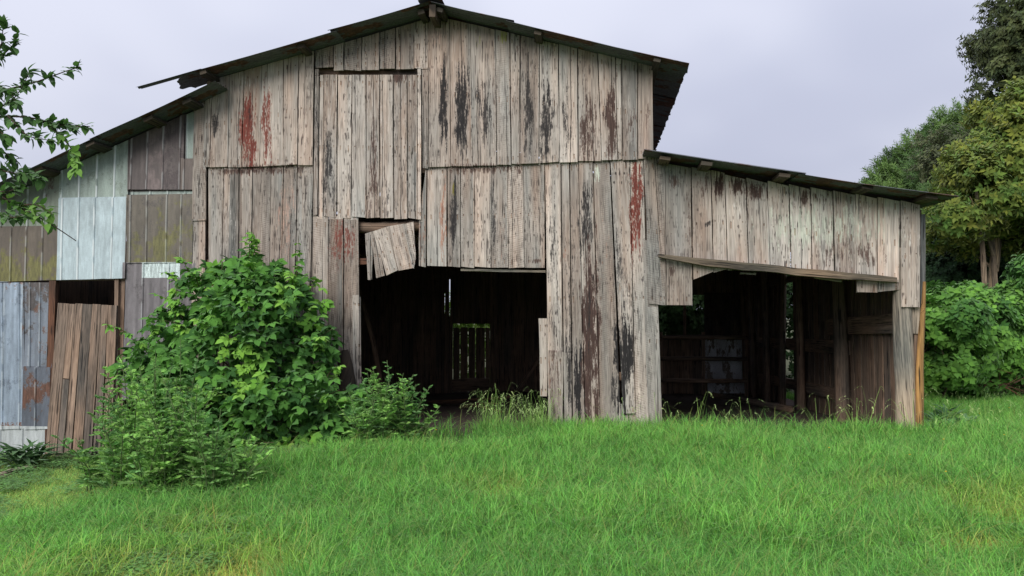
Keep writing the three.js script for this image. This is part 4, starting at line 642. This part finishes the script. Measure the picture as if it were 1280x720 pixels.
{
  tree('conifer', 'dense dark green conifer rising behind the right lean-to roof', [[1235, 260, 125, 125], [1200, 290, 120, 110, -1], [1260, 190, 70, 75], [1185, 215, 55, 60], [1140, 250, 55, 50], [1220, 170, 45, 45]], 25, needle, 24000, [[.075, .15, .045], [.17, .28, .07]], 11, { clumps: 190, clump: .5, ragged: .15, lift: .7, rad: .25 });
  tree('slender_tree', 'thin pale-stemmed tree with sparse grey-green leaves before the conifer', [[1185, 190, 28, 26], [1212, 200, 22, 30], [1170, 205, 18, 18]], 20, sprigSmall, 800, [[.07, .095, .045], [.12, .14, .06]], 21, { clumps: 26, clump: .36, trunk: 1204, rad: .07, limbs: 8, bark: tm(greyTex, 0xd8cfc0, .01) });
  tree('yellowing_tree', 'tree with yellow and olive leaves above the hedge', [[1262, 205, 62, 62], [1240, 240, 55, 40, -.5], [1285, 250, 60, 55], [1202, 268, 28, 18, -.6], [1275, 150, 45, 40], [1320, 190, 70, 110], [1222, 215, 30, 40, .3], [1275, 295, 50, 30, .4], [1190, 300, 26, 22, .4]], 17, sprigA, 13000, [[.09, .2, .04], [.24, .26, .045]], 31, { clumps: 150, clump: .36, lift: .05, mix: .7, ragged: .45, trunk: 1236, rad: .09, limbs: 12, bark: tm(greyTex, 0xd6c6ac, .01) });
  tree('tall_dark_tree', 'tall dark-leaved tree at the woodland edge above the yellowing tree', [[1325, 40, 80, 80], [1300, 90, 55, 50], [1290, 20, 40, 45], [1350, 140, 90, 80]], 20, sprigFar, 10500, [[.04, .07, .028], [.13, .15, .05]], 41, { clumps: 120, clump: .5, lift: .1, mix: .6, rad: .2, trunk: 1335, limbs: 8 });
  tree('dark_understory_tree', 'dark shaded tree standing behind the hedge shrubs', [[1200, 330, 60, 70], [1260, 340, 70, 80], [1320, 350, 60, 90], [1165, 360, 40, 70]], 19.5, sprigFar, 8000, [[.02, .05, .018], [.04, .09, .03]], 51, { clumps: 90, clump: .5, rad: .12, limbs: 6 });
  // two bare pale trunks seen above the hedge
  for (const [px, d, label] of [[1227, 16.6, 'pale bare trunk rising from the hedge, the thicker of a pair'], [1240, 16.9, 'pale bare trunk rising from the hedge, the thinner of a pair']]) { const a = atD(px, 300, d), t = thing('bare_trunk', label, 'trunk', V3(0, 0, 0)), bk = tm(greyTex, 0xcfc2b0, .012), g0 = ground(a.x, a.z); log('trunk', [V3(a.x + .12, g0 - .1, a.z), V3(a.x + .05, 1.9, a.z), V3(a.x, 3.2, a.z), V3(a.x - .1, 4.3, a.z)], [.08, .065, .055, .03], bk, t, 8, .06);  }
  // hedge shrubs
  const H = [[1180, 420, 42, 60, 13.6, 'leafy green hedge shrub beside the yellow corner post'], [1225, 428, 40, 52, 14.2, 'leafy green hedge shrub under the pale bare trunks'], [1268, 420, 38, 52, 14.4, 'leafy green hedge shrub with arching sprays over the dead brush'], [1310, 400, 42, 75, 14.2, 'leafy green hedge shrub beyond the dead brush'], [1190, 388, 30, 26, 14.6, 'light green shrub standing higher behind the hedge'], [1262, 390, 32, 22, 15, 'mid green shrub below the yellowing tree behind the hedge']];
  H.forEach(([px, py, rx, ry, d, label], k) => { const p = atD(px, py, d), t = thing('hedge_shrub', label, 'shrub', V3(0, 0, 0), 'hedge shrubs'), r = rng(70 + k), s = d / F;
    const g0 = ground(p.x, p.z); for (let q = 0; q < 5; q++) log('stem', [V3(p.x + rr(-.2, .2, r), g0 - .1, p.z), V3(p.x + rr(-.4, .4, r), (g0 + p.y) / 2, p.z + rr(-.2, .3, r)), V3(p.x + rr(-.5, .5, r), p.y + rr(0, .5, r), p.z + rr(-.2, .4, r))], [.018, .013, .006], barkMat, t, 5, .04);
    crown(t, sprigHedge, whiteLeaf, [{ p, r: [rx * s, ry * s, .8] }, { p: V3(p.x, lerp(g0, p.y, k ? .62 : .4), p.z - .2), r: [rx * s, ry * s * (k ? .5 : .7), .35] }], 1900, [[.05, .15, .03], [.17, .37, .055]], 170 + k, { clumps: 30, clump: .26, name: 'foliage', lift: .15 }); });
  // dead brush at the hedge foot
  const r = rng(99); for (let k = 0; k < 9; k++) { const px = rr(1195, 1285, r), py = rr(455, 488, r), a = atD(px, py, 13.2 + r()), t = thing('dead_branch', 'bare dead branch lying in the brush at the foot of the hedge', 'branch', V3(0, 0, 0), 'dead brush under the hedge'), an = rr(-.6, .35, r), L = rr(.5, 1.1, r); const g = Math.max(a.y, ground(a.x, a.z) + .05), e = V3(a.x + L * Math.cos(an), Math.max(.05, g + L * Math.sin(an)), a.z + rr(-.2, .3, r)); log('stem', [V3(a.x - .2, Math.max(g - .1, ground(a.x, a.z) + .02), a.z), V3((a.x + e.x) / 2, (g + e.y) / 2 + .06, a.z), e], [.016, .012, .005], tm(barkTex, 0xe0c0a4, .005), t, 5, .06); const m = V3((a.x + e.x) / 2, (g + e.y) / 2 + .06, a.z); log('twig', [m, m.clone().add(V3(rr(-.2, .3, r), .15, .05)), m.clone().add(V3(rr(-.2, .4, r), .3, .1))], [.008, .006, .003], tm(barkTex, 0xe0c0a4, .005), t, 5); }
  // what shows through the openings at the back
  [[-3, 'leafy shrub behind the barn seen through the slatted back door'], [1.6, 'dark leafy shrub behind the barn seen through the lean-to window'], [4.9, 'leafy shrub at the far corner of the right barn wall']].forEach(([x, label], k) => { const z = [-12.5, -10.6, -9][k], t = thing('back_shrub', label, 'shrub', V3(0, 0, 0)); const g0 = ground(x, z); log('stem', [V3(x, g0 - .1, z), V3(x + .1, 1, z), V3(x, 2, z)], [.04, .03, .015], barkMat, t, 6); crown(t, sprigHedge, whiteLeaf, [{ p: V3(x, k === 1 ? 1.8 : 1.3, z), r: [1.8, k === 1 ? 1.9 : 1.4, .9] }], k === 1 ? 4200 : 1400, k === 0 ? [[.1, .2, .03], [.18, .3, .05]] : [[.025, .06, .018], [.05, .11, .03]], 270 + k, { clumps: 40, clump: .4, name: 'foliage' }); });
}

// ───────────────────────── grass ─────────────────────────
{
  const r = rng(2024);
  const blade = (b, x, z, h, w, lean, az, col) => { const dx = Math.cos(az), dz = Math.sin(az), sx = -dz, sz = dx, tw = rr(-.5, .5, r), rows = 4; let pl, pr; for (let k = 0; k <= rows; k++) { const t = k / rows, o = lean * t * t, y = h * (t - .35 * lean / h * t * t * t), ww = w * (1 - Math.pow(t, 1.7)) * .5 + .0004, cx = x + dx * o, cz = z + dz * o, ax = sx * Math.cos(tw * t) + dx * Math.sin(tw * t), az2 = sz * Math.cos(tw * t) + dz * Math.sin(tw * t); const l = b.v(cx - ax * ww, y, cz - az2 * ww, 0, 0, col), q = b.v(cx + ax * ww, y, cz + az2 * ww, 0, 0, col); if (k) b.q(pl, pr, q, l); pl = l; pr = q; } };
  const tuft = (n, h, spread, wid, lean, dry) => { const b = new MB(); for (let k = 0; k < n; k++) { const a = r() * 6.28, d = Math.sqrt(r()) * spread, v = rr(.5, 1.4, r), dr = r() < dry; const pale = r() < .16, col = dr ? [2.5 * v, 1.3 * v, 2.2 * v] : pale ? [2.0 * v, 1.5 * v, 2.6 * v] : [v * rr(.75, 1.2, r), v, v * rr(.8, 1.4, r)]; const hh = h * rr(.5, 1.1, r); blade(b, Math.cos(a) * d, Math.sin(a) * d, hh, wid * rr(.7, 1.3, r), hh * rr(lean * .3, lean, r), r() * 6.28, col); } return b.geo({ colors: true }); };
  const seedy = (n) => { const b = new MB(); for (let k = 0; k < n; k++) { const a = r() * 6.28, d = r() * .05, x = Math.cos(a) * d, z = Math.sin(a) * d, az = r() * 6.28, h = rr(.4, .55, r), ln = rr(.08, .2, r); blade(b, x, z, h, .0035, ln, az, [1.7, 1.15, 2]); const y = h * (1 - .35 * ln / h), px = x + Math.cos(az) * ln, pz = z + Math.sin(az) * ln; for (let m = 0; m < 9; m++) { const q = m / 9; leaf(b, V3(px + Math.cos(az) * q * .06, y - q * q * .05, pz + Math.sin(az) * q * .06), V3(Math.cos(az) + rr(-.8, .8, r), -.5, Math.sin(az) + rr(-.8, .8, r)), YUP, .016, .005, { simple: true, c: [2.6, 1.35, 4] }); } } return b.geo({ colors: true }); };
  const mat = leafMat(0xffffff, .3);
  const kinds = [tuft(15, .27, .085, .0055, .7, .05), tuft(15, .33, .09, .005, 1.0, .10), tuft(13, .22, .08, .0075, .5, .04), tuft(18, .16, .09, .0048, 1.0, .25), seedy(5)];
  const lists = kinds.map(() => []);
  // where the tall growth ends towards the trodden lower left
  const e0 = G(130, 644), e1 = G(420, 576), inBarn = (x, z) => x > -8.5 && x < XE + .02 && z < .13;
  const lower = (x, z) => { const t = (z - e0.z) * (e1.x - e0.x) - (x - e0.x) * (e1.z - e0.z); return t; };
  const c = new THREE.Color();
  let tries = 0; const want = 51000; let n = 0;
  while (n < want && tries++ < want * 8) {
    const depth = Math.pow(rr(Math.pow(3.2, .75), Math.pow(17, .75), r), 1 / .75), px = rr(-330, 1640, r), d = ray(px, 400), p = EYE.clone().addScaledVector(d, depth), x = p.x, z = p.z;
    if (inBarn(x, z) && !(z > -.1 && x > -2.3 && x < .6 && false)) continue;
    if (z < .2 && x < -8.4) continue;
    if (x < -4.3 && z < 1.4 && z > 0 && r() < .3) continue;
    const pz = proj(V3(x, ground(x, z), z));
    if (pz[0] > 525 && pz[0] < 600 && pz[1] < 570 && z > 0 && r() < .9) continue;                // bare dirt spilling out of the middle bay
    if (z < -4.6 && x > 4.3 && r() < .7) continue;
    const left = x < -2 && z < 5.5 ? sstep(-.2, .8, (e0.z + (x - e0.x) * (e1.z - e0.z) / (e1.x - e0.x)) - z) : 0;                   // short turf behind the line of tall grass
    const patch = fbm(x * .9 + 20, z * .9 + 4), dryp = sstep(.5, .68, fbm(x * .8 + 61, z * 1.1 + 17)) * sstep(2.2, 4.5, z);
    const nearWall = sstep(1.6, .1, z) * (x > -2.6 ? 1 : 0) * (z > 0 ? 1 : 0);
    let k = left > .5 ? 3 : dryp > r() * 1.3 ? 3 : r() < .36 ? 0 : r() < .55 ? 1 : 2, s = lerp(.75, 1.15, patch) * (1 + .25 * nearWall) * (z > 5 ? .85 : 1) * (1 - .35 * left) * (z < -.5 ? .7 : 1);
    if (pz[0] > 590 && pz[0] < 690 && z < .6 && r() < .3) k = 4; else if (z < .8 && x > -2.3 && r() < .02) k = 4;
    lists[k].push([x, z, s * rr(.75, 1.2, r), patch, dryp]); n++;
  }
  lists.forEach((l, k) => { const im = new THREE.InstancedMesh(kinds[k], mat, l.length); l.forEach(([x, z, s, pt, dp], i) => { X.position.set(x, ground(x, z) - .012, z); X.rotation.set(rr(-.14, .14, r), r() * 6.28, rr(-.14, .14, r)); X.scale.set(s * 1.1, s, s * 1.1); X.updateMatrix(); im.setMatrixAt(i, X.matrix);
    const q = clamp(pt * .8 + rr(-.25, .35, r)); c.setRGB(lerp(.115, .225, q) * (1 + .5 * dp), lerp(.33, .52, q), lerp(.045, .066, q)); if (z < -1) c.multiplyScalar(1.0); im.setColorAt(i, c); });
    im.name = ['meadow_grass', 'arching_grass', 'broad_grass', 'short_grass', 'seeding_grass'][k]; im.userData = { kind: 'stuff', label: ['upright bright green meadow grass before the barn', 'arching thin-bladed green meadow grass before the barn', 'broad-bladed green grass in the meadow', 'short yellow-green turf in the trodden patches', 'tall grass with pale seed heads at the sill of the bays'][k], category: 'grass' }; im.castShadow = im.receiveShadow = true; scene.add(im); });
  // clover and small herbs in the turf at the lower left
  const cl = new MB(); for (let k = 0; k < 9; k++) { const a = k * 2.4, q = .03 + k * .006; for (let m = 0; m < 3; m++) { const v = rr(.8, 1.2, r), am = a + m * 2.1; leaf(cl, V3(Math.cos(a) * q, .04 + r() * .05, Math.sin(a) * q), V3(Math.cos(am), .25, Math.sin(am)), YUP, .028, .024, { simple: true, c: [v, v, v], curl: .1 }); } }
  const cg = cl.geo({ colors: true }), spots = []; for (let k = 0; k < 9000 && spots.length < 2600; k++) { const px = rr(-150, 420, r), py = rr(570, 740, r), p = G(px, py); if (!p || p.z < .15 || p.x > -2.2) continue; if (fbm(p.x * 1.5 + 7, p.z * 1.5) < .42) continue; spots.push(p); }
  const im = new THREE.InstancedMesh(cg, mat, spots.length); spots.forEach((p, i) => { X.position.copy(p); X.rotation.set(0, r() * 6.28, 0); X.scale.setScalar(rr(.7, 1.4, r)); X.updateMatrix(); im.setMatrixAt(i, X.matrix); const v = rr(.7, 1.2, r); im.setColorAt(i, c.setRGB(.11 * v, .27 * v, .05 * v)); }); im.name = 'clover'; im.userData = { kind: 'stuff', label: 'low clover and small herbs in the turf before the plank door', category: 'ground cover' }; im.castShadow = im.receiveShadow = true; scene.add(im);
  // a few buttercups
  const ym = new THREE.MeshStandardMaterial({ color: new THREE.Color().setRGB(.75, .5, .02), roughness: .6, side: THREE.DoubleSide }), gm = new THREE.MeshStandardMaterial({ color: new THREE.Color().setRGB(.08, .2, .03), roughness: .9 });
  for (const [px, py] of [[1037, 576], [1138, 592], [1183, 607], [878, 550], [1180, 560], [1256, 558], [1262, 512], [545, 556], [1225, 520]]) { const p = G(px, py + 16); if (!p) continue; const t = thing('buttercup', 'small yellow buttercup in the meadow grass', 'flower', p, 'buttercups in the grass'), h = rr(.2, .3, r); log('stem', [V3(0, -.02, 0), V3(.01, h * .5, 0), V3(0, h, 0)], [.002, .0015, .0012], gm, t, 4, 0); for (let k = 0; k < 5; k++) { const b = new MB(), a = k * 1.2566; leaf(b, V3(0, h, 0), V3(Math.cos(a), .6, Math.sin(a)), YUP, .014, .014, { simple: true, curl: -.2 }); mesh('petal', b.geo(), ym, t); } }
}
renderer.render(scene, camera);
